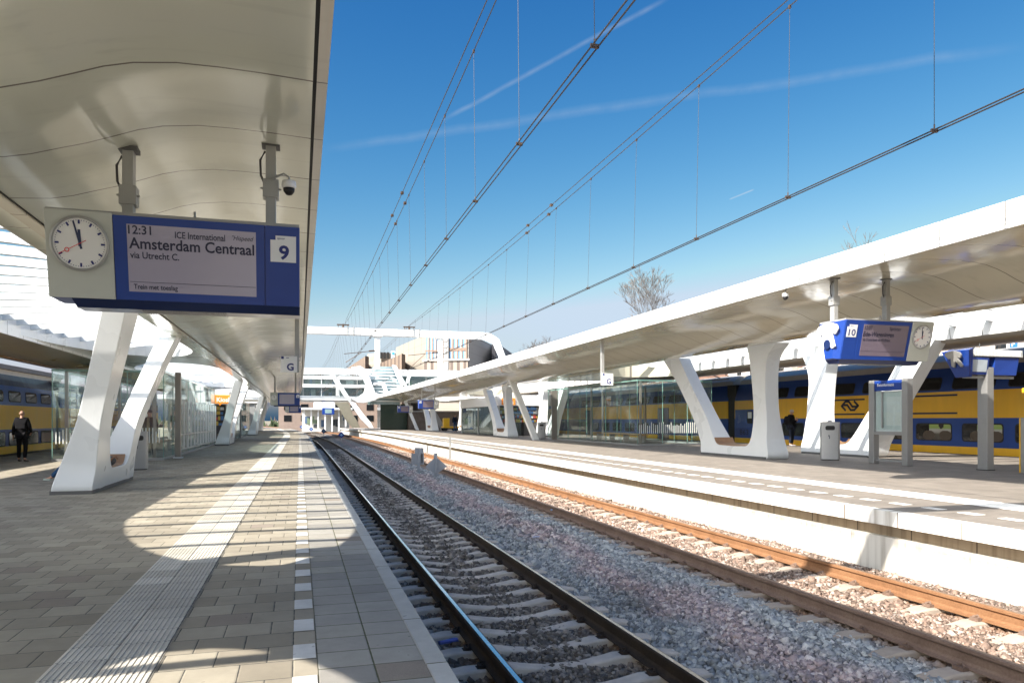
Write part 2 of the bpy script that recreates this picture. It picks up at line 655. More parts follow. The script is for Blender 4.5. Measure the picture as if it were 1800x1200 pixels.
mb = MB()
xs = [EDGE_L - .6, 1.0, 1.5, 2.5, 3.7, 4.3, 4.8, 5.15, 5.5, 6.4, 7.3, 7.75, 9.0]
sweep(mb, [(x, bed_z(x)) for x in xs], YL + [220, 300], closed=False, cap=False)
struct('trackbed', mb, ballast_mat('packed_ballast', True))

# loose ballast: crushed stones, nobody could count them
def stones(regions):
    allv = []
    for (x0, x1, y0, y1, dens, r) in regions:
        n = int((x1 - x0) * (y1 - y0) * dens)
        x = np.random.uniform(x0, x1, n)
        y = np.random.uniform(y0, y1, n)
        z = np.array([bed_z(a) for a in x]) + np.random.uniform(-.3, .75, n) * r + np.interp(np.sin(x * 3.1 + np.sin(y * 1.3) * 2) + np.sin(y * 2.3 + x), [-2, 2], [-.012, .022])
        sz = r * np.random.lognormal(0, .28, n)
        cube = np.array([(a, b, c) for c in (-1, 1) for b in (-1, 1) for a in (-1, 1)], float)
        v = np.repeat(cube[None], n, 0) * np.random.uniform(.55, 1.1, (n, 1, 3))
        v += np.random.uniform(-.42, .42, v.shape)
        v *= sz[:, None, None] * .8
        q = np.random.normal(size=(n, 4))
        q /= np.linalg.norm(q, axis=1)[:, None]
        w, i, j, k = q.T
        rot = np.stack([np.stack([1 - 2 * (j * j + k * k), 2 * (i * j - k * w), 2 * (i * k + j * w)], -1),
                        np.stack([2 * (i * j + k * w), 1 - 2 * (i * i + k * k), 2 * (j * k - i * w)], -1),
                        np.stack([2 * (i * k - j * w), 2 * (j * k + i * w), 1 - 2 * (i * i + j * j)], -1)], 1)
        v = np.einsum('nab,nvb->nva', rot, v)
        v += np.stack([x, y, z], -1)[:, None, :]
        allv.append(v)
    v = np.concatenate(allv)
    n = len(v)
    quads = np.array([(0, 2, 3, 1), (4, 5, 7, 6), (0, 1, 5, 4), (2, 6, 7, 3), (0, 4, 6, 2), (1, 3, 7, 5)])
    idx = (quads[None] + (np.arange(n) * 8)[:, None, None]).reshape(-1)
    me = bpy.data.meshes.new('ballast_stones')
    me.vertices.add(n * 8)
    me.vertices.foreach_set('co', v.reshape(-1).astype(np.float32))
    me.loops.add(n * 24)
    me.loops.foreach_set('vertex_index', idx.astype(np.int32))
    me.polygons.add(n * 6)
    me.polygons.foreach_set('loop_start', (np.arange(n * 6) * 4).astype(np.int32))
    me.update(calc_edges=True)
    me.validate()
    me.materials.append(ballast_mat('crushed_stone', False))
    o = bpy.data.objects.new('ballast_stones', me)
    COL.objects.link(o)
    return tag(o, 'grey and pinkish crushed stone ballast spread between the rails', 'ballast', kind='stuff')


stones([(.95, 1.75, 2.2, 11, 700, .028), (1.75, 3.4, 2.2, 11, 900, .023), (3.4, 5.5, 2.4, 12, 1150, .024),
        (5.5, 7.95, 3.5, 15, 950, .024), (.95, 5.5, 11, 22, 330, .032), (5.5, 7.95, 15, 30, 480, .029), (3.4, 5.5, 22, 36, 230, .038), (1.0, 3.4, 22, 34, 230, .034), (1.0, 3.4, 34, 60, 110, .040), (3.4, 5.5, 36, 62, 90, .042), (5.5, 7.9, 30, 60, 150, .038)])


# rails
def rail_prof(cx, zt, s=1):
    h = [(-.036, -.008), (-.019, 0), (.023, 0), (.036, -.006), (.036, -.036), (.011, -.052), (.010, -.125), (.03, -.145), (.075, -.160), (.075, -.172), (-.075, -.172), (-.075, -.160), (-.03, -.145), (-.010, -.125), (-.011, -.052), (-.036, -.036)]
    return [(cx + a, zt + b) for a, b in h]


def rust_mat(name, a, b, c):
    m = bpy.data.materials.new(name)
    t = NT(m)
    f = t.noise(3, 6)
    g = t.noise(45, 4)
    k = t.math('ADD', t.math('MULTIPLY', f, .55), t.math('MULTIPLY', g, .45))
    t.bsdf(t.ramp(k, [(.3, a), (.5, b), (.72, c)]), .8, .15, bump=g, bstr=.3, bdist=.004, spec=.3)
    return m


m_rail_dark = rust_mat('dark_rail_rust', (.035, .026, .020), (.055, .040, .030), (.085, .06, .042))
m_rail_rust = rust_mat('orange_rail_rust', (.16, .078, .036), (.25, .125, .06), (.33, .18, .092))
m_rail_rust2 = rust_mat('brown_rail_rust', (.14, .09, .065), (.21, .14, .105), (.28, .20, .15))
m_polish = plain('polished_steel_railhead', (.55, .57, .60), .16, 1.0, var=.08, scale=12)
m_railtop = plain('rusty_railhead', (.28, .18, .115), .5, .4, var=.15, scale=12)
for (c, zt, side, top, lab) in ((CL - .75, ZL_RAIL, m_rail_dark, m_polish, 'shiny topped rail nearest the left platform edge'),
                                (CL + .75, ZL_RAIL, m_rail_dark, m_polish, 'shiny topped rail running beside the grey and pink ballast strip'),
                                (CR - .75, ZR_RAIL, m_rail_rust2, m_railtop, 'dull brown rail on the far side of the ballast strip'),
                                (CR + .75, ZR_RAIL, m_rail_rust, m_railtop, 'sunlit orange rusty rail nearest the white platform wall')):
    mb = MB()
    pr = rail_prof(c, zt)
    n = len(pr)
    ys = YL + [210, 250]
    o0 = len(mb.f)
    sweep(mb, pr, ys)
    for i in range(len(ys) - 1):
        mb.mi[i * n + 1] = 1
    tag(mb.build('rail', [side, top]), lab, 'rail', 'rails of the two tracks')

# sleepers
def sleeper_mesh():
    mb = MB()
    sec = []
    for x, z, w in ((-1.26, -.05, .085), (-1.24, -.03, .095), (-1.0, -.004, .105), (-.55, -.004, .105), (-.36, -.035, .095), (-.18, -.055, .085), (.18, -.055, .085), (.36, -.035, .095), (.55, -.004, .105), (1.0, -.004, .105), (1.24, -.03, .095), (1.26, -.05, .085)):
        sec.append([(x, -w - .02, -.21), (x, w + .02, -.21), (x, w, z - .014), (x, w - .016, z), (x, -w + .016, z), (x, -w, z - .014)])
    mb.loft(sec)
    return mb


m_sl_l = plain('weathered_sleeper_concrete', (.62, .55, .47), .9, var=.3, scale=7, bump=.4)
m_sl_r = plain('rust_dusted_sleeper_concrete', (.40, .33, .265), .9, var=.25, scale=7, bump=.4)
for (cx, zt, m, lab, y0, y1) in ((CL, ZL_RAIL - .172, m_sl_l, 'grey concrete sleeper with a dipped middle under the shaded left track', 2.6, 62),
                                 (CR, ZR_RAIL - .172, m_sl_r, 'pale rust dusted concrete sleeper half buried under the sunlit right track', 4.4, 58)):
    proto = empty('sleeper', (cx, y0, zt), lab, 'sleeper', 'concrete sleepers of ' + ('the left track' if cx == CL else 'the right track'))
    sleeper_mesh().build('beam', m, proto, bevel=.006)
    for s in (-1, 1):
        mb = MB().box(s * .75 - .15, s * .75 + .15, -.05, .05, -.012, .0)
        for q in (-1, 1):
            mb.box(s * .75 + q * .1 - .03, s * .75 + q * .1 + .03, -.055, .055, -.012, .028)
            mb.tube([(s * .75 + q * .1, -.04, .03), (s * .75 + q * .075, 0, .05), (s * .75 + q * .1, .04, .03)], .012, 5)
        mb.build('rail_clip', m_rail_dark if cx == CL else m_rail_rust2, proto)
    base = proto.children[0]
    k = 1
    while y0 + .6 * k < y1:
        y = y0 + .6 * k
        if k < 36:
            o = dup(proto, (cx + random.uniform(-.015, .015), y + random.uniform(-.02, .02), zt))
        else:
            o = tag(base.copy(), lab, 'sleeper', proto['group'])
            o.name = 'sleeper'
            COL.objects.link(o)
            o.parent = None
            o.location = (cx + ccurve(y), y, zt)
        k += 1

# left platform
tones = [(.24, .212, .165), (.29, .26, .205), (.32, .287, .227), (.355, .32, .253)]
m_pav = tile_mat('grey_paving_slabs', .30, .305, -.04, .02, tones, odd=.035)
m_strip = tile_mat('edge_paving_slabs', .325, .305, .10, .12, [(.24, .23, .21), (.30, .287, .262), (.345, .33, .295), (.29, .27, .225)], half=False, odd=.10, jcol=(.075, .078, .035), joint=.009)
m_coping = tile_mat('coping_stones', 4.0, 1.0, -1, .3, [(.42, .42, .40), (.46, .46, .435), (.50, .495, .465)], half=False, odd=0, joint=.012, jcol=(.10, .10, .05))
m_tact = tile_mat('ribbed_guide_tiles', .30, .305, -1.41, .02, [(.46, .43, .37), (.56, .53, .465), (.64, .61, .54)], half=False, odd=0, jcol=(.12, .115, .1))
m_dash = tile_mat('white_marker_slabs', .5, .305, -.3, .02, [(.55, .56, .55), (.62, .62, .60), (.66, .66, .64)], half=False, odd=0)
m_wall = plain('pale_concrete_wall', (.50, .48, .44), .85, var=.2, scale=2.5, bump=.25)

pl = empty('platform', (0, 0, 0), kind='structure')
YP = ylist(-14, 60, 4) + ylist(60, 125, 4)[1:]


def sheet(x0, x1, z, ys=YP):
    return sweep(MB(), [(x0, z), (x1, z)], ys, closed=False, cap=False)


sheet(-11.3, .10, 0).build('paving', m_pav, pl)
sheet(.103, .72, -.0015).build('edge_paving', m_strip, pl)
sweep(MB(), [(.724, .003), (.846, .003), (.85, -.001), (.85, -.12), (.724, -.12)], YP).build('coping', m_coping, pl)
sweep(MB(), [(.70, -.12), (.70, -1.4), (.5, -1.4), (.5, -.12)], YP).build('platform_wall', m_wall, pl)
mb = sheet(-1.405, -.805, .004)
for k in range(18):
    x = -1.405 + .0333 * (k + .5)
    if k in (8, 9):
        x += .004 if k == 9 else -.004
    sweep(mb, [(x - .0105, .0045), (x - .007, .0095), (x + .007, .0095), (x + .0105, .0045)], YP[:10], closed=False, cap=False)
mb.build('guide_strip', m_tact, pl)
mb = MB()
y = .02 + .305
while y < 62:
    mb.add([(-.04, y + .004, .004), (.095, y + .004, .004), (.095, y + .301, .004), (-.04, y + .301, .004)], [(0, 1, 2, 3)])
    y += .61
mb.build('dashed_line', m_dash, pl)
# a sunken cover in the paving
MB().box(-3.35, -2.75, 6.55, 7.1, -.03, .006).build('drain_cover', plain('rusty_cover', (.14, .10, .075), .85, var=.3, scale=20, bump=.4), pl)

# right platform
mr_tones = [(.195, .172, .148), (.22, .194, .167), (.24, .212, .182)]
m_pav_r = tile_mat('pale_paving_slabs', .30, .305, .1, .02, mr_tones, odd=.0, jcol=(.15, .135, .12), tint=.05)
m_lip = plain('white_platform_edge', (.72, .69, .64), .8, var=.14, scale=2.2, bump=.2)
m_slot = plain('stained_slot_concrete', (.20, .155, .105), .9, var=.35, scale=5, bump=.3)


def streak_mat(name, col, dark, jw=.85):
    m = bpy.data.materials.new(name)
    t = NT(m)
    t.xyz()
    mp = t.n('ShaderNodeMapping')
    mp.inputs['Scale'].default_value = (1, 5, .25)
    t.link(t.pos, mp.inputs['Vector'])
    f = t.noise(1.6, 6, mp.outputs[0])
    o = t.xyz()
    jt = t.math('LESS_THAN', t.math('FRACT', t.math('DIVIDE', o[1], 1.02)), .022)
    c = t.ramp(f, [(.33, dark), (.5, col), (.8, tuple(min(1, x * 1.08) for x in col))])
    c = t.mix(t.math('MULTIPLY', jt, jw), c, (.10, .075, .055))
    t.bsdf(c, .85, bump=t.noise(30, 4), bstr=.2, bdist=.01, spec=.25)
    return m


m_lip = streak_mat('white_edge_stones', (.72, .69, .63), (.46, .42, .36))
m_wall_r = streak_mat('white_platform_wall', (.56, .535, .48), (.40, .37, .32), .4)
m_slot = streak_mat('stained_slot', (.40, .31, .21), (.27, .20, .13))
pr = empty('platform', (8, 0, ZR), kind='structure')
SH = (8, 0, ZR)


def bpr(mb, n, m, **k):
    return mb.build(n, m, pr, shift=SH, **k)


YPR = ylist(-14, 60, 4) + ylist(60, 118, 4)[1:]
bpr(sheet(8.08, 24.1, ZR, YPR), 'paving', m_pav_r)
bpr(sweep(MB(), [(7.93, ZR - .004), (7.935, ZR + .002), (8.078, ZR + .003), (8.078, ZR - .205), (7.93, ZR - .205)], YPR), 'edge_stones', m_lip)
bpr(sweep(MB(), [(8.17, ZR - .2), (8.17, -.225), (8.4, -.225), (8.4, ZR - .2)], YPR), 'slot', m_slot)
bpr(sweep(MB(), [(8.06, -.222), (8.06, -1.5), (8.5, -1.5), (8.5, -.222)], YPR), 'platform_wall', m_wall_r)
bpr(sweep(MB(), [(24.1, ZR), (24.1, -1.5), (23.9, -1.5), (23.9, ZR - .01)], YPR), 'rear_wall', m_wall)
m_tact_r = plain('white_guide_tiles', (.74, .72, .68), .7, var=.08, scale=5)
mb = sheet(9.72, 10.42, ZR + .004, YPR)
for k in range(14):
    x = 9.72 + .05 * (k + .5)
    sweep(mb, [(x - .012, ZR + .0045), (x - .008, ZR + .009), (x + .008, ZR + .009), (x + .012, ZR + .0045)], YPR[:14], closed=False, cap=False)
bpr(mb, 'guide_strip', m_tact_r)
mb = MB()
y = 4.0
while y < 60:
    mb.box(8.74, 8.90, y, y + .3, ZR - .01, ZR + .0045)
    y += .61
bpr(mb, 'dashed_line', m_tact_r)
# small dark joint marks along the slab field
mb = MB()
for x in (11.15, 12.6):
    mb.add([(x, -10, ZR + .004), (x + .012, -10, ZR + .004), (x + .012, 60, ZR + .004), (x, 60, ZR + .004)], [(0, 1, 2, 3)])
bpr(mb, 'slab_joints', plain('joint_sand', (.28, .25, .22), .9))

# ------------------------------------------------------------------ canopies
TIP = .25                                     # the rounded ends are a little lopsided


def hole_side(e, L, side):
    """half width (as a fraction) of an opening at distance e from its end"""
    LL = L * (1.35 if side < 0 else .75)
    v = 1.0 if e >= LL else math.sqrt(max(0, 1 - (1 - e / LL) ** 2))
    return TIP - v * (TIP + 1) if side < 0 else TIP + v * (1 - TIP)


def hole_end(x0, x1, yend, L, sgn, n=20):
    """rounded end of a roof opening, from x0 to x1; sgn=+1: far end"""
    xc, hw = (x0 + x1) / 2, (x1 - x0) / 2
    pts = []
    for i in range(n + 1):
        u = -math.cos(math.pi * i / n)
        v, LL = ((TIP - u) / (TIP + 1), L * 1.35) if u < TIP else ((u - TIP) / (1 - TIP), L * .75)
        pts.append((xc + hw * u, yend - sgn * LL * (1 - math.sqrt(max(0, 1 - v * v)))))
    return pts


def bridge(mb, x0, x1, ya, yb, L, z0, z1):
    """piece of roof between the opening that ends at ya and the one that starts at yb"""
    a = hole_end(x0, x1, ya, L, 1)
    b = hole_end(x0, x1, yb, L, -1)
    n = len(a)
    vs, fs = [], []
    for z in (z0, z1):
        vs += [(x + ccurve(y), y, z) for x, y in a] + [(x + ccurve(y), y, z) for x, y in b]
    for i in range(n - 1):
        fs.append((i, i + 1, n + i + 1, n + i))
        fs.append((2 * n + i, 3 * n + i, 3 * n + i + 1, 2 * n + i + 1))
        fs.append((i, 2 * n + i, 2 * n + i + 1, i + 1))
        fs.append((n + i, n + i + 1, 3 * n + i + 1, 3 * n + i))
    fs.append((0, n, 3 * n, 2 * n))
    fs.append((n - 1, 3 * n - 1, 4 * n - 1, 2 * n - 1))
    return mb.add(vs, fs)


def ribs(parent, holes, x0, x1, L, z0, z1, step, th, mat, shift, skew=0.0):
    for (ya, yb) in holes:
        n = int((yb - ya) / step)
        for i in range(n):
            y = ya + (i + .5) * (yb - ya) / n
            e = min(yb - y, y - ya)
            ul, ur = hole_side(e, L, -1), hole_side(e, L, 1)
            if ur - ul < .4 or y < -6 or y > 80:
                continue
            hw = (x1 - x0) / 4 * (ur - ul)
            xc = (x0 + x1) / 2 + (x1 - x0) / 4 * (ur + ul) + ccurve(y)
            mb = MB()
            m = 6
            rings = []
            for k in range(m + 1):
                a = -1 + 2 * k / m
                zz = (1 - a * a) * .12
                x = xc + a * hw
                rings.append([(x, y - th, z0 + zz), (x, y + th, z0 + zz), (x, y + th * .7, z1 + zz), (x, y - th * .7, z1 + zz)])
            mb.loft(rings)
            mb.build('rib', mat, parent, shift=shift)


YC = ylist(-14, 60, 2) + ylist(60, 97, 3)[1:]
HOLES_L = [(-24, 3.15), (5.6, 28.1), (31.1, 53.0), (56, 76), (79, 97)]
HXL = (-7.05, -3.3)
ca = empty('platform_canopy', (0, 0, 4), 'white wavy canopy roof over the left platform with oval rib filled openings', 'canopy')
SHC = (0, 0, 4)
und = [(.10, 4.152), (-.3, 4.168), (-.6, 4.172), (-.9, 4.165), (-1.2, 4.125), (-1.4, 4.07), (-1.6, 3.99), (-1.82, 3.905), (-2.04, 3.835), (-2.25, 3.765), (-2.45, 3.72), (-2.85, 3.69), (-3.1, 3.68), (-3.3, 3.69)]
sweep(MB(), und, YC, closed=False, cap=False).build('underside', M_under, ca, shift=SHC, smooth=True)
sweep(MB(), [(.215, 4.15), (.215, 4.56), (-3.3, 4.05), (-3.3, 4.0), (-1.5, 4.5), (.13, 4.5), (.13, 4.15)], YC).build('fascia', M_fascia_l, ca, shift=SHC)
sweep(MB(), [(.13, 4.158), (.13, 4.2), (.10, 4.2), (.10, 4.158)], YC).build('drip_gap', M_dark, ca, shift=SHC)
sweep(MB(), [(-2.83, 3.655), (-2.83, 3.70), (-2.98, 3.70), (-2.98, 3.655)], YC).build('trim', M_under_r, ca, shift=SHC)
sweep(MB(), [(-2.815, 3.68), (-2.815, 3.70), (-2.83, 3.70), (-2.83, 3.68)], YC).build('trim_joint', M_dark, ca, shift=SHC)
mb = MB()
mb2 = MB()
for (a, b), (c, d) in zip(HOLES_L, HOLES_L[1:]):
    bridge(mb, *HXL, b, c, 4.5, 3.685, 4.1)
sweep(mb, [(-3.3, 3.692), (-3.3, 4.048), (-3.32, 4.048), (-3.32, 3.692)], YC)
mb.build('opening_surround', M_white, ca, shift=SHC)
sweep(MB(), [(-7.05, 3.60), (-7.05, 4.20), (-7.2, 4.25), (-11.4, 4.45), (-11.4, 4.4), (-7.11, 4.18), (-7.11, 3.60)], YC).build('rear_fascia', M_fascia, ca, shift=SHC)
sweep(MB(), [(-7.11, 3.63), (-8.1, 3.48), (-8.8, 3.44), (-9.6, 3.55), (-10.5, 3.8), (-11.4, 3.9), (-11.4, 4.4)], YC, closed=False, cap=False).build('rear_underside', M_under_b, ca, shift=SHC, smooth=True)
ribs(ca, HOLES_L[:4], *HXL, 4.5, 3.90, 4.04, .95, .05, M_white, SHC)
sweep(MB(), [(-9.3, 3.47), (-9.3, 3.51), (-8.75, 3.43), (-8.75, 3.39)], YC).build('wood_trim', M_wood, ca, shift=SHC)

cb = empty('platform_canopy', (12, 0, 4), 'long white canopy roof over the right platform with a sunlit fascia', 'canopy')
SHD = (12, 0, 4)
HOLES_R = [(-20, 4.5), (7.2, 36.5), (40.5, 67), (70.5, 97)]
HXR = (14.0, 19.3)
YCR = ylist(-8, 60, 2) + ylist(60, 99, 3)[1:]
und = [(9.56, 4.152), (9.9, 4.19), (10.3, 4.225), (10.7, 4.245), (11.1, 4.255), (11.45, 4.25), (11.75, 4.215), (12.0, 4.155), (12.2, 4.09), (12.4, 4.01), (12.6, 3.94), (12.8, 3.875), (13.0, 3.83), (13.2, 3.805), (13.5, 3.80), (14.0, 3.82)]
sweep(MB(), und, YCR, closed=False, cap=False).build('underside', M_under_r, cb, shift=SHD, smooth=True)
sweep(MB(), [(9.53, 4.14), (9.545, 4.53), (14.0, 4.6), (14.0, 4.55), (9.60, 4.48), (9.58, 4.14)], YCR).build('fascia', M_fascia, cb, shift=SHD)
mb = MB()
for (a, b), (c, d) in zip(HOLES_R, HOLES_R[1:]):
    bridge(mb, *HXR, b, c, 4.0, 3.80, 4.57)
sweep(mb, [(14.0, 3.825), (14.0, 4.595), (14.02, 4.595), (14.02, 3.825)], YCR)
mb.build('opening_surround', M_under_r, cb, shift=SHD)
sweep(MB(), [(19.3, 3.95), (19.22, 4.3), (19.3, 4.75), (19.5, 4.95), (24.6, 4.8), (24.6, 4.7), (19.55, 4.85), (19.36, 4.7), (19.36, 3.95)], YCR).build('rear_fascia', M_fascia, cb, shift=SHD)
sweep(MB(), [(19.3, 3.95), (19.36, 3.88), (19.9, 3.84), (21, 3.85), (22.5, 4.1), (24.6, 4.2), (24.6, 4.7)], YCR, closed=False, cap=False).build('rear_underside', M_under_b, cb, shift=SHD, smooth=True)
ribs(cb, HOLES_R, *HXR, 4.0, 4.3, 4.62, 1.2, .06, M_white, SHD)


# ------------------------------------------------------------------ canopy columns
def cat_rom(pts, n=5):
    out = []
    for i in range(len(pts) - 1):
        p0, p1, p2, p3 = (Vector(pts[max(0, i - 1)]), Vector(pts[i]), Vector(pts[i + 1]), Vector(pts[min(len(pts) - 1, i + 2)]))
        for k in range(n):
            t = k / n
            out.append(.5 * ((2 * p1) + (p2 - p0) * t + (2 * p0 - 5 * p1 + 4 * p2 - p3) * t * t + (3 * p1 - p0 - 3 * p2 + p3) * t ** 3))
    out.append(Vector(pts[-1]))
    return out


def column(loc, label, outer, inner, xlean, hw0, hw1, top, flip=False, ledge=None):
    """U-shaped frame: two legs rising from a common foot; outer/inner outlines in (y, z)"""
    root = empty('canopy_column', loc, label, 'column', 'U shaped columns under the canopies')
    o_ = cat_rom(outer, 8)
    i_ = cat_rom(inner, 8)
    sg = -1 if flip else 1

    def pt(p, side, infl=0):
        k = p[1] / top
        kk = min(1, k / .45)
        hw = hw0 + (hw1 - hw0) * (kk * kk * (3 - 2 * kk))
        return (xlean * max(0, k) ** 1.15 + side * hw, sg * p[0], p[1])
    mb = MB()
    rings = [[pt(a, -1), pt(a, 1), pt(b, 1), pt(b, -1)] for a, b in zip(o_, i_)]
    mb.loft(rings)
    mb.build('frame', M_white, root, bevel=.012, smooth=30, seg=2)
    # plinth and bench
    ys = [p[0] * sg for p in o_ if p[1] < .05]
    y0, y1 = min(ys), max(ys)
    MB().box(-hw0 - .012, hw0 + .012, y0 - .012, y1 + .012, -.02, .075).build('plinth', M_plinth, root)
    low = [p for p in i_ if p[1] < .64]
    rings = []
    for j, p in enumerate(low):
        d = (low[min(j + 1, len(low) - 1)] - low[max(0, j - 1)]).normalized()
        nn = Vector((-d.y, d.x)) if d.x > 0 else Vector((-d.y, d.x))
        q = p + nn * .03
        hw = hw0 - .02
        rings.append([(-hw, sg * p.x, p.y + .002), (hw, sg * p.x, p.y + .002), (hw, sg * q.x, q.y), (-hw, sg * q.x, q.y)])
    MB().loft(rings).build('bench_seat', M_wood, root)
    return root


LO = [(-.8, 3.72), (-.42, 2.6), (-.14, 1.6), (-.01, .6), (.0, 0), (1.2, 0), (2.4, 0), (3.5, 0), (3.55, .6), (3.95, 1.3), (5.05, 2.9), (5.75, 3.72)]
LI = [(.25, 3.72), (.50, 2.6), (.74, 1.6), (.95, .85), (1.25, .47), (1.6, .42), (2.2, .42), (2.7, .47), (3.0, .80), (3.35, 1.5), (4.35, 3.0), (5.0, 3.72)]
colA = column((-4.28, 16.1, 0), 'tall white U shaped column in the left foreground with a bag on its bench', LO, LI, .95, .36, .205, 3.72)
for y, lab in ((44.6, 'second white U shaped column of the left platform, beside the orange kiosk sign'),
               (72.5, 'third white U shaped column along the left platform'),
               (99.0, 'farthest white U shaped column along the left platform')):
    dup(colA, (-4.28 + ccurve(y), y, 0), label=lab)
RO = [(-.95, 3.70), (-.42, 3.3), (-.18, 2.7), (-.04, 1.8), (-.02, .7), (.0, 0), (1.2, 0), (2.6, 0), (3.9, 0), (4.05, .5), (4.55, 1.3), (5.5, 2.7), (6.4, 3.70)]
RI = [(.62, 3.70), (.58, 3.3), (.58, 2.7), (.64, 1.8), (.78, .85), (1.0, .45), (1.5, .38), (2.4, .38), (2.95, .43), (3.2, .75), (3.7, 1.5), (4.55, 2.7), (5.15, 3.70)]
colB = column((14.98, 20.45, ZR), 'nearest white U shaped column of the right platform, left of the blue departures board', RO, RI, -.45, .40, .25, 3.7)
for y, lab in ((51.2, 'white U shaped column of the right platform beside the glass waiting room and kiosk'),
               (81.5, 'white U shaped column of the right platform farther along, under the distant blue board'),
               (112, 'farthest white U shaped column of the right platform')):
    dup(colB, (14.98 + ccurve(y), y, ZR), label=lab)
RO2 = [(-.5, 3.80), (-.06, 2.9), (-.02, 1.8), (-.02, .7), (.0, 0), (1.2, 0), (2.2, 0), (3.3, 0), (3.6, .5), (4.1, 1.3), (5.0, 2.7), (5.7, 3.80)]
RI2 = [(.95, 3.80), (.85, 2.9), (.85, 1.8), (.95, .85), (1.15, .5), (1.5, .42), (2.0, .42), (2.35, .48), (2.65, .8), (3.1, 1.5), (4.0, 2.7), (4.6, 3.80)]
colC = column((19.0, 23.85, ZR), 'white U shaped column in the rear row, striped by rib shadows, behind the steel litter bin', RO2, RI2, .3, .40, .27, 3.8, flip=True)
for y, lab in ((57, 'rear row white column seen through the glass of the right waiting room'), (88, 'rear row white column beyond the right kiosk')):
    dup(colC, (19.0, y, ZR), label=lab)


# ------------------------------------------------------------------ departures boards
BRACKET = [(-.28, .12), (-.25, .20), (-.10, .25), (.10, .25), (.25, .20), (.28, .12), (.21, .03), (.12, .05), (.20, -.19), (.11, -.23), (.0, -.05), (-.11, -.23), (-.20, -.19), (-.12, .05), (-.21, .03)]      # five armed white bracket on the end of the boards


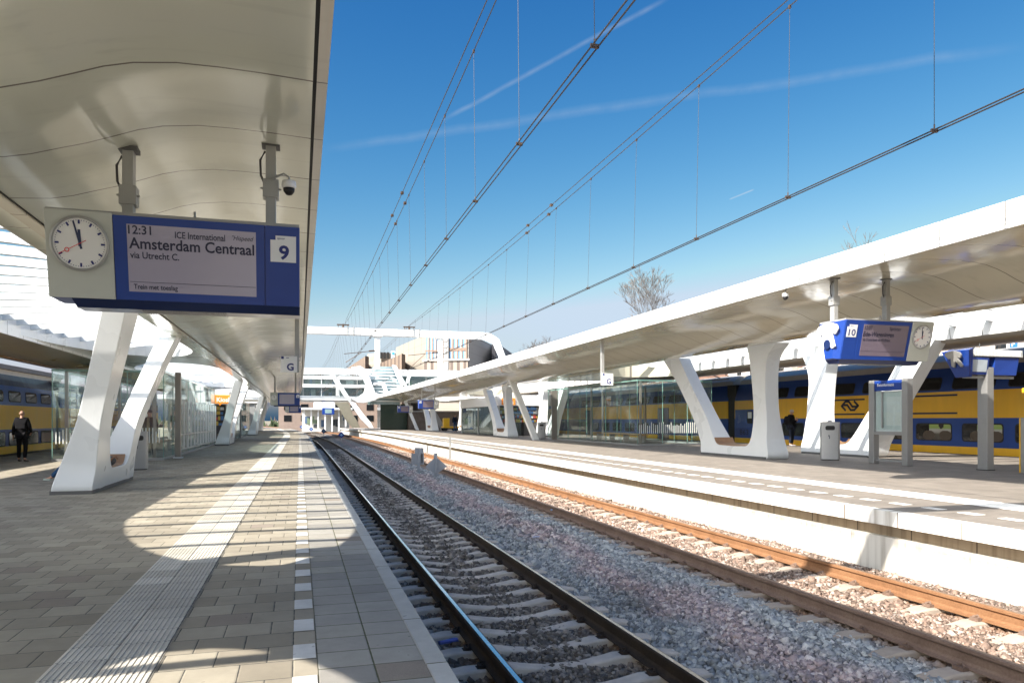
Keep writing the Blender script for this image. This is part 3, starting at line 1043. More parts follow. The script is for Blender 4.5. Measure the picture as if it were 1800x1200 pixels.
def board(name, loc, label, kind, Wd, z_post, clock_left, texts, number, posts, detail=True, H=.735, star=False, letter=None, tilt=.15):
    """double sided hanging board; origin at the middle of its underside"""
    root = empty(name, loc, label, 'departures board', 'hanging departures boards')
    hb, ht = .20, .20 + tilt
    L = math.hypot(H, ht - hb)
    ny, nz_ = -H / L, -(ht - hb) / L

    def fp(u, v, w):
        return (u - Wd / 2, -(hb + (ht - hb) * v / H) + ny * w, v + nz_ * w)

    def slab(mb, u0, u1, v0, v1, w0, w1):
        mb.hexa([fp(u0, v0, w0), fp(u1, v0, w0), fp(u1, v1, w0), fp(u0, v1, w0)], [fp(u0, v0, w1), fp(u1, v0, w1), fp(u1, v1, w1), fp(u0, v1, w1)])
        return mb
    MB().prism([(-ht, H), (-hb, 0), (hb, 0), (ht, H)], lambda a, b, w: (w, a, b), -Wd / 2 + .004, Wd / 2 - .004).build('housing', M_blue, root, bevel=.006)
    MB().box(-Wd / 2 + .004, Wd / 2 - .004, -ht + .005, ht - .005, H - .004, H + .03).build('top_cover', M_grey, root)
    # pelmet under the board
    x0, x1 = (-Wd / 2 + .17, Wd / 2) if clock_left else (-Wd / 2, Wd / 2 - .17)
    pm = MB().hexa([(x0 + .03, -.13, -.075), (x1, -.13, -.075), (x1, .13, -.075), (x0 + .03, .13, -.075)], [(x0, -.19, .0), (x1, -.19, 0), (x1, .19, 0), (x0, .19, 0)])
    pm.build('lower_housing', M_blue_d, root)
    if detail:
        g = MB()
        for k in range(34):
            g.box(-.35 + k * .022, -.342 + k * .022, -.12, .12, -.083, -.075)
        g.build('vent_grille', M_grey, root)
    cw, nw = Wd * .249, Wd * .148
    if clock_left:
        uc, um, un = (0, cw), (cw, Wd - nw), (Wd - nw, Wd)
    else:
        un, um, uc = (0, nw), (nw, Wd - cw), (Wd - cw, Wd)
    cp = slab(MB(), uc[0], uc[1], -.0, H + .015, 0, .022).build('clock_panel', M_clockpanel, root, bevel=.004)
    mp = slab(MB(), um[0] + .006, um[1] - .004, 0, H, 0, .016).build('blue_panel', M_blue, root, bevel=.003)
    npn = slab(MB(), un[0] + .004, un[1] - .002, 0, H, 0, .016).build('number_panel', M_blue, root, bevel=.003)
    # clock
    cu, cv, r = (uc[0] + uc[1]) / 2 + .005, H * .64, .238 * Wd / 2.15
    ring = MB()
    prof = [(r * .99, .022), (r, .05), (r * .93, .058), (r * .90, .034), (r * .9, .022)]
    ring.lathe([(a, b) for a, b in prof], n=40, fn=lambda x, y, w: fp(cu + x, cv + y, w))
    rg = ring.build('clock_bezel', M_grey, root, smooth=35)
    dial = MB().add([fp(cu + r * .91 * math.cos(a), cv + r * .91 * math.sin(a), .030) for a in [2 * math.pi * k / 40 for k in range(40)]], [tuple(range(40))]).build('dial', M_signwhite, root)
    mk = MB()

    def bar(mb, ang, r0, r1, w0, w1, wz):
        c, s_ = math.sin(ang), math.cos(ang)
        q = []
        for rr, ww in ((r0, w0), (r0, -w0), (r1, -w1), (r1, w1)):
            q.append(fp(cu + c * rr + s_ * ww, cv + s_ * rr - c * ww, wz))
        mb.add(q, [(0, 1, 2, 3)])
    for k in range(60 if detail else 12):
        if not detail or k % 5 == 0:
            bar(mk, 2 * math.pi * (k * (1 if detail else 5)) / 60, r * .70, r * .84, r * .035, r * .035, .032)
        else:
            bar(mk, 2 * math.pi * k / 60, r * .81, r * .84, r * .011, r * .011, .032)
    mk.build('hour_marks', M_navy, dial)
    h = MB()
    bar(h, R(-1), -r * .10, r * .5, r * .055, r * .045, .036)
    h.build('hour_hand', M_blue_d, dial)
    h = MB()
    bar(h, R(-13), -r * .2, r * .82, r * .04, r * .03, .039)
    h.build('minute_hand', M_blue_d, dial)
    if detail:
        h = MB()
        a = R(241)
        bar(h, a, -r * .25, r * .42, r * .011, r * .011, .042)
        bar(h, a, r * .58, r * .83, r * .011, r * .011, .042)
        n = 20
        c = (cu + math.sin(a) * r * .5, cv + math.cos(a) * r * .5)
        vs = [fp(c[0] + q * r * math.cos(2 * math.pi * k / n), c[1] + q * r * math.sin(2 * math.pi * k / n), .042) for q in (.055, .085) for k in range(n)]
        h.add(vs, [(k, (k + 1) % n, n + (k + 1) % n, n + k) for k in range(n)])
        h.build('second_hand', M_red, dial)
    # screen
    su0, su1 = um[0] + .115 * Wd / 2.15, um[1] - .08 * Wd / 2.15
    sv0, sv1 = H * .105, H * .905
    scr = slab(MB(), su0, su1, sv0, sv1, .016, .020).build('screen', M_screen if clock_left else M_screen_d, root)
    if texts:
        mt = MB()
        for (s_, u, v, size, width, bold, shear, al) in texts:
            put_text(mt, s_, fp, (su0 if al == 'LEFT' else su1) + u, sv0 + v, .0225, size, width, bold, shear, al)
        bw = .0
        mt.add([fp(su0 + .01, sv0 + .085, .0225), fp(su1 - .005, sv0 + .085, .0225), fp(su1 - .005, sv0 + .089, .0225), fp(su0 + .01, sv0 + .089, .0225)], [(0, 1, 2, 3)])
        mt.build('lettering', M_ink, scr)
    # platform number on its flag
    a0, a1 = un[0] + .05 * Wd / 2.15, un[1] - .035 * Wd / 2.15
    wq = a1 - a0
    vt = H - .085
    pq = [(a0, vt - wq * 1.03), (a1, vt - wq * 1.03), (a1, vt), (a0 + wq * .2, vt), (a0 + wq * .2, vt - wq * .17), (a0, vt - wq * .17)]
    flag = MB()
    flag.prism(pq, fp, .016, .020)
    fl = flag.build('number_flag', M_signwhite, npn)
    nb = MB()
    wn_ = wq * (.40 if len(number) == 1 else .7)
    vs, fs = text_geom(number, wq * .74, wn_, .03 if len(number) == 1 else .015)
    nb.add([fp((a0 + a1) / 2 + .03 * wq - wn_ / 2 + x, vt - wq * .90 + y, .0225) for x, y in vs], fs)
    if detail:
        put_text(nb, 'spoor', fp, a0 + wq * .27, vt - wq * .14, .0225, wq * .12, wq * .3, .01)
    nb.build('platform_number', M_navy, npn)
    # hanger posts
    for (px_, zt_) in posts:
        p = MB().box(px_ - .048, px_ + .048, -.06, .06, H, zt_).build('hanger_post', M_grey, root, bevel=.006)
        if detail:
            q = MB().box(px_ - .075, px_ + .075, -.07, .07, zt_ - .52, zt_ - .34)
            for s_ in (-1, 1):
                q.tube([(px_ + s_ * .06, -.03, zt_ - .43), (px_ + s_ * .10, -.03, zt_ - .43)], .012, 6)
            q.build('clamp_box', M_grey, p, bevel=.005)
            MB().box(px_ - .085, px_ + .085, -.075, .075, zt_ - .012, zt_ + .03).build('ceiling_plate', M_plinth, p)
            MB().tube([(px_ - .055, -.02, zt_ - .06), (px_ - .1, -.02, zt_ - .15), (px_ - .095, -.02, zt_ - .3), (px_ - .06, -.02, zt_ - .38)], .012, 6).build('cable_loop', M_cable, p)
    if detail:
        MB().tube([(0.1, 0, H), (.1, 0, H + .17)], .012, 6).build('antenna', M_grey, root)
    if star:
        mb = MB()
        pts = [(u * 1.05, H * .60 + v * 1.05) for u, v in BRACKET]
        mb.prism(pts, lambda a, b, w: (-Wd / 2 - w, a, b), .085, .125)
        mb.build('star_bracket', M_signwhite, root, bevel=.012)
        MB().lathe([(.095, .09), (.095, .13), (.0, .13)], n=16, fn=lambda x, y, w: (-Wd / 2 - w, x, H * .40 + y)).build('speaker_hole', M_blue_d, root)
        # slanted end cheek
        MB().hexa([(-Wd / 2 - .09, -.10, .02), (-Wd / 2 - .09, .10, .02), (-Wd / 2 - .09, .22, H * .96), (-Wd / 2 - .09, -.22, H * .96)],
                  [(-Wd / 2, -hb, 0), (-Wd / 2, hb, 0), (-Wd / 2, ht, H), (-Wd / 2, -ht, H)]).build('end_cheek', M_blue, root)
    return root


big = [('12:31', .012, .505, .105, .19, .016, 0, 'LEFT'), ('ICE International', .40, .49, .082, .43, .013, 0, 'LEFT'), ('"Hispeed', -.02, .505, .06, .19, .0, .35, 'RIGHT'),
       ('Amsterdam Centraal', .015, .38, .135, 1.07, .018, 0, 'LEFT'), ('via Utrecht C.', .02, .295, .082, .41, .014, 0, 'LEFT'), ('Trein met toeslag', .04, .025, .062, .37, .014, 0, 'LEFT')]
board('departures_board', (-1.075, 7.62, 2.555), 'large blue departures board for platform 9 with a clock, hanging in the left foreground', 'a', 2.15, 0, True, big, '9',
      [(-1.55 + 1.075, 3.99 - 2.555), (-.275 + 1.075, 4.165 - 2.555)])
big2 = [('12:07', .03, .49, .10, .17, .014, 0, 'LEFT'), ('Sprinter', -.18, .49, .095, .28, .014, 0, 'RIGHT'), ('Ede-Wageningen', .015, .365, .125, .72, .018, 0, 'LEFT'), ('via Oosterbeek en Wolfheze', .02, .28, .075, .64, .012, 0, 'LEFT')]
board('departures_board', (10.98, 11.85, 2.62), 'blue departures board for platform 10 with a white bracket, under the right canopy', 'a', 2.08, 0, False, big2, '10',
      [(9.98 - 10.98, 4.195 - 2.62), (11.22 - 10.98, 4.25 - 2.62)], star=True, tilt=.17)
board('departures_board', (-.85, 46.5, 2.35), 'distant departures board with an H panel hanging over the left platform', 'a', 1.7, 0, True, None, 'H',
      [(-.6, 4.08 - 2.35), (.6, 4.16 - 2.35)], detail=False)
board('departures_board', (-.7, 84, 2.3), 'farthest small departures board hanging over the left platform', 'a', 1.7, 0, True, None, '9',
      [(-.6, 4.08 - 2.3), (.6, 4.16 - 2.3)], detail=False)
board('departures_board', (11.1, 65, 2.5), 'distant blue departures board hanging over the right platform before the kiosk', 'a', 1.8, 0, False, None, '10',
      [(-.6, 4.2 - 2.5), (.6, 4.24 - 2.5)], detail=False)
board('departures_board', (12.2, 88, 2.4), 'farthest small departures board under the right canopy', 'a', 1.8, 0, False, None, '10',
      [(-.6, 4.2 - 2.4), (.6, 3.9 - 2.4)], detail=False)


def letter_sign(loc, label, ch, size, zt, side=0.0, extra=True, down=0):
    root = empty('platform_section_sign', loc, label, 'sign', 'platform section signs')
    pn = MB().box(-size / 2, size / 2, -.03, .03, 0, size * 1.02).build('panel', M_signwhite, root, bevel=.006)
    mb = MB()
    vs, fs = text_geom(ch, size * .62, size * .42, .03)
    mb.add([(x - size * .13, -.033, size * .12 + y) for x, y in vs], fs)
    mb.build('letter', M_navy, pn)
    mb = MB().box(-size / 2 + .01, -size / 2 + size * .19, -.034, -.029, size * .83, size * 1.0)
    mb.box(-size * .18, size * .0, -.034, -.029, size * .89, size * .93)
    mb.build('corner_mark', M_navy, pn)
    MB().box(side - .055, side + .055, .031, .13, .0 if down == 0 else -down, zt).build('hanger_post', M_grey, root, bevel=.006)
    return root


g1 = P(508, 654, D=19)
letter_sign((g1.x, g1.y, g1.z), 'white letter G sign hanging above the left platform', 'G', .41, 4.16 - g1.z, .2)
g2 = P(1068, 677, D=25)
letter_sign((g2.x, g2.y, g2.z), 'white letter G sign hanging under the right canopy edge beside the waiting room', 'G', .40, 4.2 - g2.z, -.16)
g3 = P(1611, 680, D=26)
letter_sign((g3.x, g3.y, g3.z), 'small letter G sign hanging before the double deck train, right of the information board', 'G', .26, 3.95 - g3.z, 0)

# camera domes
def cam_dome(p, label, arm):
    root = empty('security_camera', p, label, 'camera', 'security cameras')
    MB().lathe([(.02, .06), (.065, .05), (.07, .0), (.06, -.02)], n=16).build('cover', M_signwhite, root, smooth=True)
    MB().lathe([(.055, -.02), (.052, -.05), (.03, -.08), (.0, -.09)], n=16).build('lens_dome', M_black, root, smooth=True)
    MB().tube([(0, 0, .05), (0, 0, .09), (arm[0] * .3, 0, .12), arm], .012, 6).build('arm', M_grey, root)


cp_ = P(508, 328, D=7.2)
cam_dome(cp_, 'small dome security camera beside the right hanger of the platform 9 board', (-.17, 0, .06))
cp_ = P(1397, 513, D=14)
cam_dome((9.66, 12.9, 4.02), 'small dome security camera under the right canopy fascia', (.02, 0, .15))

# ------------------------------------------------------------------ platform furniture
def litter_bin(loc, rz, label, w=.5, d=.32, h=1.12):
    root = empty('litter_bin', loc, label, 'litter bin', 'litter bins on the platforms', rz=rz)

    def rr(x0, x1, y0, y1, r, n=4):
        pts = []
        for cx_, cy_, a0 in ((x1 - r, y1 - r, 0), (x0 + r, y1 - r, 90), (x0 + r, y0 + r, 180), (x1 - r, y0 + r, 270)):
            for k in range(n + 1):
                a = R(a0 + 90 * k / n)
                pts.append((cx_ + r * math.cos(a), cy_ + r * math.sin(a)))
        return pts
    MB().prism(rr(-w / 2, w / 2, -d / 2, d / 2, .07), lambda a, b, c: (a, b, c), 0.03, h).build('body', M_steel, root, smooth=35)
    MB().prism(rr(-w / 2 + .03, w / 2 - .03, -d / 2 + .03, d / 2 - .03, .05), lambda a, b, c: (a, b, c), 0, .03).build('foot', M_dark, root)
    q = MB()
    q.prism(rr(-.14, .14, h - .26, h - .12, .05), lambda a, b, c: (a, c, b), -d / 2 - .012, -d / 2 + .002)
    q.build('opening', M_dark, root)
    MB().lathe([(.07, h), (.065, h + .02), (.045, h + .05), (0, h + .055)], cx=.0, cy=0, n=14).build('ashtray', M_steel, root, smooth=True)
    q = MB()
    q.box(-.05, -.02, -d / 2 - .003, -d / 2, h * .62, h * .66)
    q.box(-.03, -.01, -d / 2 - .003, -d / 2, h * .56, h * .63)
    q.build('pictogram', M_ink, root)
    return root


litter_bin((-4.53, 23.5, 0), R(8), 'grey steel litter bin before the left waiting room, behind the foreground column')
litter_bin((16.35, 19.6, ZR), R(-38), 'steel litter bin standing before the rear column and left of the information board', w=.58, d=.36, h=1.22)
litter_bin((16.0, 47.6, ZR), R(-20), 'distant steel litter bin at the far end of the right waiting room', w=.55)

# information board
ib = empty('information_board', (16.38, 17.15, ZR), 'steel framed travel information board with a blue header on the right platform', 'information board')
for i, y in enumerate((-.62, .62)):
    MB().box(-.10, .10, y - .10, y + .10, 0, 2.45).build('post', M_steel, ib, bevel=.012)
MB().box(-.075, .06, -.515, .515, 2.13, 2.43).build('header', M_blue, ib, bevel=.006)
hd = ib.children[-1]
mb = MB()
put_text(mb, 'Reisinformatie', lambda u, v, w: (-.077, .40 - u, 2.26 + v), 0, 0, 0, .12, .62, .008)
mb.build('lettering', M_signwhite, hd)
MB().box(-.02, .03, -.515, .515, .95, 2.12).build('back_panel', plain('pale_poster_panel', (.55, .62, .62), .5), ib)
MB().box(-.075, -.065, -.45, .45, 1.0, 2.08).build('glass_door', M_glass, ib)
MB().box(-.09, -.055, .20, .24, 1.05, 2.1).build('door_frame', M_grey, ib)
mb = MB()
for k, (a, b, c, d) in enumerate(((-.42, .1, 1.12, 1.95),)):
    mb.box(-.026, -.021, a, b, c, d)
mb.build('timetable', plain('faded_timetable', (.66, .70, .70), .6, var=.12, scale=14), ib)
MB().box(-.08, .05, -.515, .515, .85, .95).build('lower_rail', M_steel, ib)
MB().box(-.03, .03, -.515, .515, .08, .13).build('foot_rail', M_steel, ib)

# information totem: double blue display on a column
tm = empty('display_post', (16.85, 14.5, ZR), 'tall steel post carrying a pair of tilted blue display boxes, at the right', 'display post')
MB().box(-.11, .11, -.14, .14, 0, 2.62).build('post', M_steel, tm, bevel=.012)
MB().box(-.13, .13, -.16, .16, -.01, .02).build('base_plate', M_dark, tm)
MB().box(-.76, 1.0, -.20, .20, 2.88, 3.06).build('top_housing', plain('pale_housing', (.5, .5, .48), .5), tm, bevel=.01)
mb = MB()
for k in range(36):
    x = -.70 + k * .046
    mb.box(x, x + .016, -.215, -.20, 2.90, 3.05)
mb.build('vent_fins', plain('pale_fin', (.6, .6, .58), .5), tm)
MB().hexa([(-.66, -.14, 2.42), (-.07, -.12, 2.44), (-.07, .12, 2.44), (-.66, .14, 2.42)], [(-.74, -.20, 2.86), (-.07, -.18, 2.86), (-.07, .18, 2.86), (-.74, .20, 2.86)]).build('display_box', M_blue, tm, bevel=.01)
MB().hexa([(-.76, -.20, 2.36), (-.67, -.20, 2.36), (-.67, .20, 2.36), (-.76, .20, 2.36)], [(-1.0, -.40, 3.02), (-.78, -.34, 3.08), (-.78, .34, 3.08), (-1.0, .40, 3.02)]).build('end_cheek', M_blue, tm, bevel=.01)
tm.children[-2].name = 'display_box'
db = [c for c in tm.children if c.name.startswith('display_box')][0]
MB().hexa([(-.60, -.158, 2.50), (-.14, -.142, 2.50), (-.14, -.12, 2.50), (-.60, -.13, 2.50)], [(-.64, -.205, 2.80), (-.14, -.182, 2.80), (-.14, -.15, 2.80), (-.64, -.17, 2.80)]).build('screen', plain('glare_screen', (.45, .52, .58), .15, coat=.5), db)
mb = MB()
pts = [(u * .85, 2.80 + v * .85) for u, v in BRACKET]
mb.prism(pts, lambda a, b, w: (-.99 - w - .5 * (b - 2.86), a, b), .0, .05)
mb.build('star_bracket', M_grey, tm, bevel=.01)
MB().hexa([(.12, -.12, 2.42), (.85, -.14, 2.42), (.85, .14, 2.42), (.12, .12, 2.42)], [(.12, -.17, 2.88), (.92, -.17, 2.88), (.92, .17, 2.88), (.12, .17, 2.88)]).build('display_box', M_blue, tm, bevel=.01)
MB().box(-.7, .88, -.05, .05, 2.34, 2.40).build('lower_rail', M_grey, tm)
for x in (-.2, .75):
    MB().tube([(x, 0, 3.04), (x, 0, 3.24)], .008, 5).build('antenna', M_grey, tm)

# yellow card reader post at the right edge
yp = empty('card_reader', (17.0, 13.42, ZR), 'yellow topped card reader on a grey pillar at the right edge', 'card reader')
MB().box(-.17, .20, -.14, .14, .0, 1.33).build('pillar', M_steel, yp, bevel=.015)
MB().box(-.18, -.15, .12, .15, .0, 1.33).build('side_panel', M_yellow, yp)
MB().box(-.085, .085, -.06, .06, 1.33, 1.98).build('stem', M_yellow, yp, bevel=.01)
MB().box(-.18, .18, -.10, .10, 1.93, 2.06).build('head', M_yellow, yp, bevel=.03)
hd = yp.children[-1]
MB().ell((0, 0, 2.19), (.15, .09, .16), 16, 10).build('beacon', M_yellow, yp, smooth=True)
MB().lathe([(.05, -.105), (.045, -.112), (0, -.112)], n=14, fn=lambda x, y, w: (x, w, 2.0 + y)).build('reader_disc', plain('mauve_disc', (.45, .35, .5), .4), hd)
for s_ in (-1, 1):
    MB().tube([(s_ * .07, -.03, 1.55), (s_ * .15, -.03, 1.68)], .018, 6).build('hook', M_yellow, yp)

# bench bag
bgm = empty('bag', (-4.10, 17.98, .45), 'small dark grey bag left on the wooden bench of the foreground column', 'bag')
MB().ell((0, 0, .10), (.19, .13, .12), 14, 9).build('body', plain('grey_nylon', (.06, .06, .065), .7, var=.3, scale=15, bump=.4), bgm, smooth=True)
MB().tube([(.08, -.12, .06), (.14, -.16, .16), (.2, -.10, .20), (.22, .0, .14)], .014, 6).build('strap', plain('brown_strap', (.25, .12, .06), .6), bgm)


# ------------------------------------------------------------------ glazed waiting rooms and kiosks
M_green_edge = plain('green_glass_edge', (.20, .36, .31), .15, coat=.5)


def pane(parent, p0, p1, z0, z1, shift, th=.014, mat=None):
    d = Vector((p1[0] - p0[0], p1[1] - p0[1], 0)).normalized()
    n = Vector((-d.y, d.x, 0)) * th / 2
    a, b = Vector((p0[0], p0[1], 0)) + d * .012, Vector((p1[0], p1[1], 0)) - d * .012
    mb = MB().hexa([a - n + Vector((0, 0, z0)), b - n + Vector((0, 0, z0)), b + n + Vector((0, 0, z0)), a + n + Vector((0, 0, z0))],
                   [a - n + Vector((0, 0, z1)), b - n + Vector((0, 0, z1)), b + n + Vector((0, 0, z1)), a + n + Vector((0, 0, z1))])
    return mb.build('pane', mat or M_glass, parent, shift=shift)


def glass_room(loc, sx, sy, h, label, stripes=True, nx=2, ny=6, roofm=None):
    root = empty('waiting_room', loc, label, 'waiting room')
    pts = [(0, 0), (sx, 0), (sx, sy), (0, sy)]
    segs = [((i / nx * sx, 0), ((i + 1) / nx * sx, 0)) for i in range(nx)] + [((sx, i / ny * sy), (sx, (i + 1) / ny * sy)) for i in range(ny)]
    segs += [(((i + 1) / nx * sx, sy), (i / nx * sx, sy)) for i in range(nx)] + [((0, (i + 1) / ny * sy), (0, i / ny * sy)) for i in range(ny)]
    for a, b in segs:
        pane(root, a, b, .10, h - .06, (0, 0, 0))
        fin = MB().box(a[0] - .012, a[0] + .012, a[1] - .012, a[1] + .012, .05, h)
        fin.build('glass_fin', M_green_edge, root)
    for x, y in ((.35, .35), (sx - .35, .35), (.35, sy / 2), (sx - .35, sy / 2), (.35, sy - .35), (sx - .35, sy - .35)):
        MB().box(x - .05, x + .05, y - .05, y + .05, 0, h).build('post', M_brown_post, root)
    MB().box(-.04, sx + .04, -.04, sy + .04, h, h + .035).build('roof', roofm or M_glass_b, root)
    fr = MB()
    fr.box(-.02, sx + .02, -.02, .02, 0, .09).box(-.02, sx + .02, sy - .02, sy + .02, 0, .09).box(-.02, .02, .02, sy - .02, 0, .09).box(sx - .02, sx + .02, .02, sy - .02, 0, .09)
    fr.build('base_rail', M_grey, root)
    fr = MB()
    fr.box(-.02, sx + .02, -.02, .02, h - .06, h - .002).box(-.02, .02, .02, sy - .02, h - .06, h - .002).box(sx - .02, sx + .02, .02, sy - .02, h - .06, h - .002)
    fr.build('top_rail', M_green_edge, root)
    if stripes:
        st = MB()
        rnd = random.Random(3)
        x = .1
        while x < sx - .1:
            st.box(x, x + .035, -.011, -.009, .62, .62 + rnd.choice((.38, .42, .48, .55)))
            x += .11
        st.build('frosted_stripes', M_frost, root)
    # wooden seat along the middle
    bn = MB()
    bn.box(sx * .45, sx * .45 + .45, sy * .25, sy * .75, .42, .47)
    bn.build('seat', M_wood, root)
    bn = MB()
    for k in range(4):
        y = sy * (.28 + .145 * k)
        bn.box(sx * .45 + .05, sx * .45 + .40, y, y + .08, 0, .42)
    bn.build('seat_support', M_grey, root)
    return root


glass_room((-8.3, 28.9, 0), 3.55, 16.5, 3.22, 'green tinted glass waiting room on the left platform with a person standing inside', nx=3, ny=8)
glass_room((16.2, 33.2, ZR), 4.2, 13.6, 3.3, 'long green tinted glass waiting room on the right platform', nx=3, ny=7)
ps = empty('steel_post', (-4.45, 30.2, 0), 'bronze coloured post at the corner of the left waiting room', 'post')
MB().box(-.10, .10, -.10, .10, 0, 3.26).build('shaft', M_brown_post, ps, bevel=.01)
MB().box(-.16, .16, -.16, .16, 0, .05).build('foot', M_signwhite, ps)
ps = empty('steel_post', (16.0, 45.0, ZR), 'bronze coloured post standing before the far end of the right waiting room', 'post')
MB().box(-.18, .18, -.06, .06, 0, 2.2).box(-.24, .24, -.08, .08, 2.2, 3.2).build('shaft', M_brown_post, ps, bevel=.01)
# a slim white hand rail of leaning glass fins seen beyond the left waiting room
lf = empty('fin_screen', (-4.55, 31.2, 0), 'row of slim upright white fins along the side of the left waiting room', 'screen')
for k in range(13):
    y = k * 1.05
    MB().box(-.04, .04, y, y + .09, .3, 2.25).build('fin', M_signwhite, lf)
MB().box(-.03, .03, -.1, 12.8, .85, .9).build('lower_bar', M_grey, lf)
MB().box(-.03, .03, -.1, 12.8, .25, .3).build('bottom_bar', M_grey, lf)


sh3 = glass_room((-8.2, 65.5, 0), 3.3, 13, 3.1, 'far glass shelter with a blue header on the left platform', nx=2, ny=5)
MB().box(.2, 3.1, -.12, -.03, 2.45, 2.95).build('blue_header', M_blue, sh3)
MB().box(.5, 2.8, 4, 4.2, 0, 2.4).build('timetable_wall', plain('shelter_wall', (.12, .13, .15), .7, var=.4, scale=2), sh3)
wl2 = empty('lift_building', (-6.6, 84, 0), 'grey lift and stair block standing on the far left platform', 'building')
MB().box(-1.8, 1.9, 0, 7, 0, 3.3).build('wall', plain('grey_cladding_wall', (.30, .31, .31), .7, var=.2, scale=1), wl2)
MB().box(-1.2, .6, -.05, 0, 0, 2.2).build('door', M_blue_d, wl2)
MB().box(-2.0, 2.1, -.2, 7.2, 3.3, 3.45).build('roof', M_signwhite, wl2)


def kiosk(loc, sx, sy, label, side, sx_sign, front_text):
    root = empty('kiosk', loc, label, 'kiosk')
    bm = plain('kiosk_panel', (.40, .40, .38), .5, var=.1)
    dk = plain('kiosk_interior', (.06, .05, .045), .7, var=.3, scale=3)
    MB().box(.05, sx - .05, .3, sy - .05, 0, 2.45).build('interior', dk, root)
    MB().box(-.15, sx + .15, -.25, sy + .15, 2.45, 3.3).build('roof', M_signwhite, root, bevel=.03)
    pz = MB()
    for x in (0, sx):
        for y in (0, sy / 2, sy):
            pz.box(x - .07, x + .07, y - .07, y + .07, 0, 2.45)
    pz.build('wall_posts', bm, root)
    n = 5
    xs_ = 0 if side < 0 else sx
    for k in range(n):
        pane(root, (xs_, sy * k / n + .05), (xs_, sy * (k + 1) / n - .05), .05, 2.42, (0, 0, 0), mat=M_glass_b)
    pane(root, (.1, 0), (sx * .45, 0), .05, 2.42, (0, 0, 0), mat=M_glass_b)
    MB().box(sx * .5, sx - .1, -.1, .5, 0, 1.05).build('counter', plain('dark_counter', (.05, .045, .045), .5), root)
    sh = MB()
    rnd = random.Random(5)
    cols = [plain('packet_red', (.5, .06, .04), .5), plain('packet_yellow', (.6, .42, .08), .5), plain('packet_blue', (.08, .2, .42), .5), plain('packet_white', (.6, .6, .58), .5)]
    for zz in (1.1, 1.45, 1.8, 2.1):
        x = .2
        while x < sx - .3:
            w = rnd.uniform(.08, .22)
            sh.m = rnd.randrange(4)
            sh.box(x, x + w, .22, .30, zz, zz + rnd.uniform(.15, .27))
            x += w + .03
    for zz in (.6, 1.0, 1.4, 1.8):
        y = .5
        while y < sy - .5:
            w = rnd.uniform(.15, .5)
            sh.m = rnd.randrange(4)
            xx = xs_ + (.06 if side < 0 else -.14)
            sh.box(xx, xx + .06, y, y + w, zz, zz + rnd.uniform(.2, .33))
            y += w + rnd.uniform(.05, .5)
    sh.build('goods', cols, root)
    sg = MB().box(sx_sign, sx_sign + 1.15, -.34, -.27, 2.5, 3.06).prism([(.25, 0), (.45, 0), (.32, -.15)], lambda a, b, c: (sx_sign + a, c, 2.5 + b), -.34, -.27)
    so = sg.build('sign', M_orange, root, bevel=.02)
    mb = MB()
    put_text(mb, 'Kiosk', lambda u, v, w: (sx_sign + u, -.345, 2.62 + v), .13, 0, 0, .40, .88, .02)
    mb.build('lettering', M_signwhite, so)
    return root


kiosk((-7.9, 50.2, 0), 3.4, 11, 'kiosk with an orange sign on the left platform behind the second column', 1, 2.68, 'Kiosk')
kiosk((15.5, 57, ZR), 4.2, 14, 'glass sided kiosk with an orange sign on the right platform', -1, .15, 'Kiosk')


# ------------------------------------------------------------------ trains
def livery(name, bands, dirt=.2):
    m = bpy.data.materials.new(name)
    t = NT(m)
    o = t.xyz()
    stops = []
    mx_ = 6.0
    c = None
    ramp = t.n('ShaderNodeValToRGB')
    ramp.color_ramp.interpolation = 'CONSTANT'
    el = ramp.color_ramp.elements
    while len(el) < len(bands):
        el.new(.5)
    for e, (z, col) in zip(el, bands):
        e.position = max(0, min(1, (z + 2) / 8))
        e.color = (*col, 1)
    t.link(t.math('DIVIDE', t.math('ADD', o[2], 2.0), 8.0), ramp.inputs[0])
    mp = t.n('ShaderNodeMapping')
    mp.inputs['Scale'].default_value = (1, 2.5, .4)
    t.link(t.pos, mp.inputs['Vector'])
    f = t.noise(1.5, 6, mp.outputs[0])
    k = t.math('ADD', 1 - dirt * .6, t.math('MULTIPLY', f, dirt * 1.2))
    c = t.mix(1.0, ramp.outputs[0], t.comb(k, k, k), 'MULTIPLY')
    wav = t.noise(.9, 3)
    t.bsdf(c, t.math('ADD', .30, t.math('MULTIPLY', f, .2)), coat=.1, bump=wav, bstr=.12, bdist=.05, spec=.3)
    return m


BLU, YEL, GRY = (.022, .062, .25), (.78, .44, .035), (.46, .42, .36)
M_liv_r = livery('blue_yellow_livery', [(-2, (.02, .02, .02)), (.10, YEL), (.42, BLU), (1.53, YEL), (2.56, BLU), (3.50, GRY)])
M_liv_l = livery('blue_yellow_livery_left', [(-2, (.02, .02, .02)), (.05, YEL), (.36, BLU), (1.05, YEL), (2.05, (.03, .11, .40)), (2.85, (.012, .022, .07)), (3.55, (.2, .19, .18))])  # left train bands: brighter upper blue, very dark blue above it
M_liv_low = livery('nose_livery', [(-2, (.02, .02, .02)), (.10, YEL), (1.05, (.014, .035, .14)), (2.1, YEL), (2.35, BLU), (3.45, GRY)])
M_roof = plain('dusty_train_roof', (.40, .365, .31), .8, var=.2, scale=1.5)
M_interior = plain('dim_train_interior', (.05, .042, .035), .8, var=.3, scale=2)
M_seat = plain('dark_seat_backs', (.10, .075, .055), .8, var=.2, scale=4)


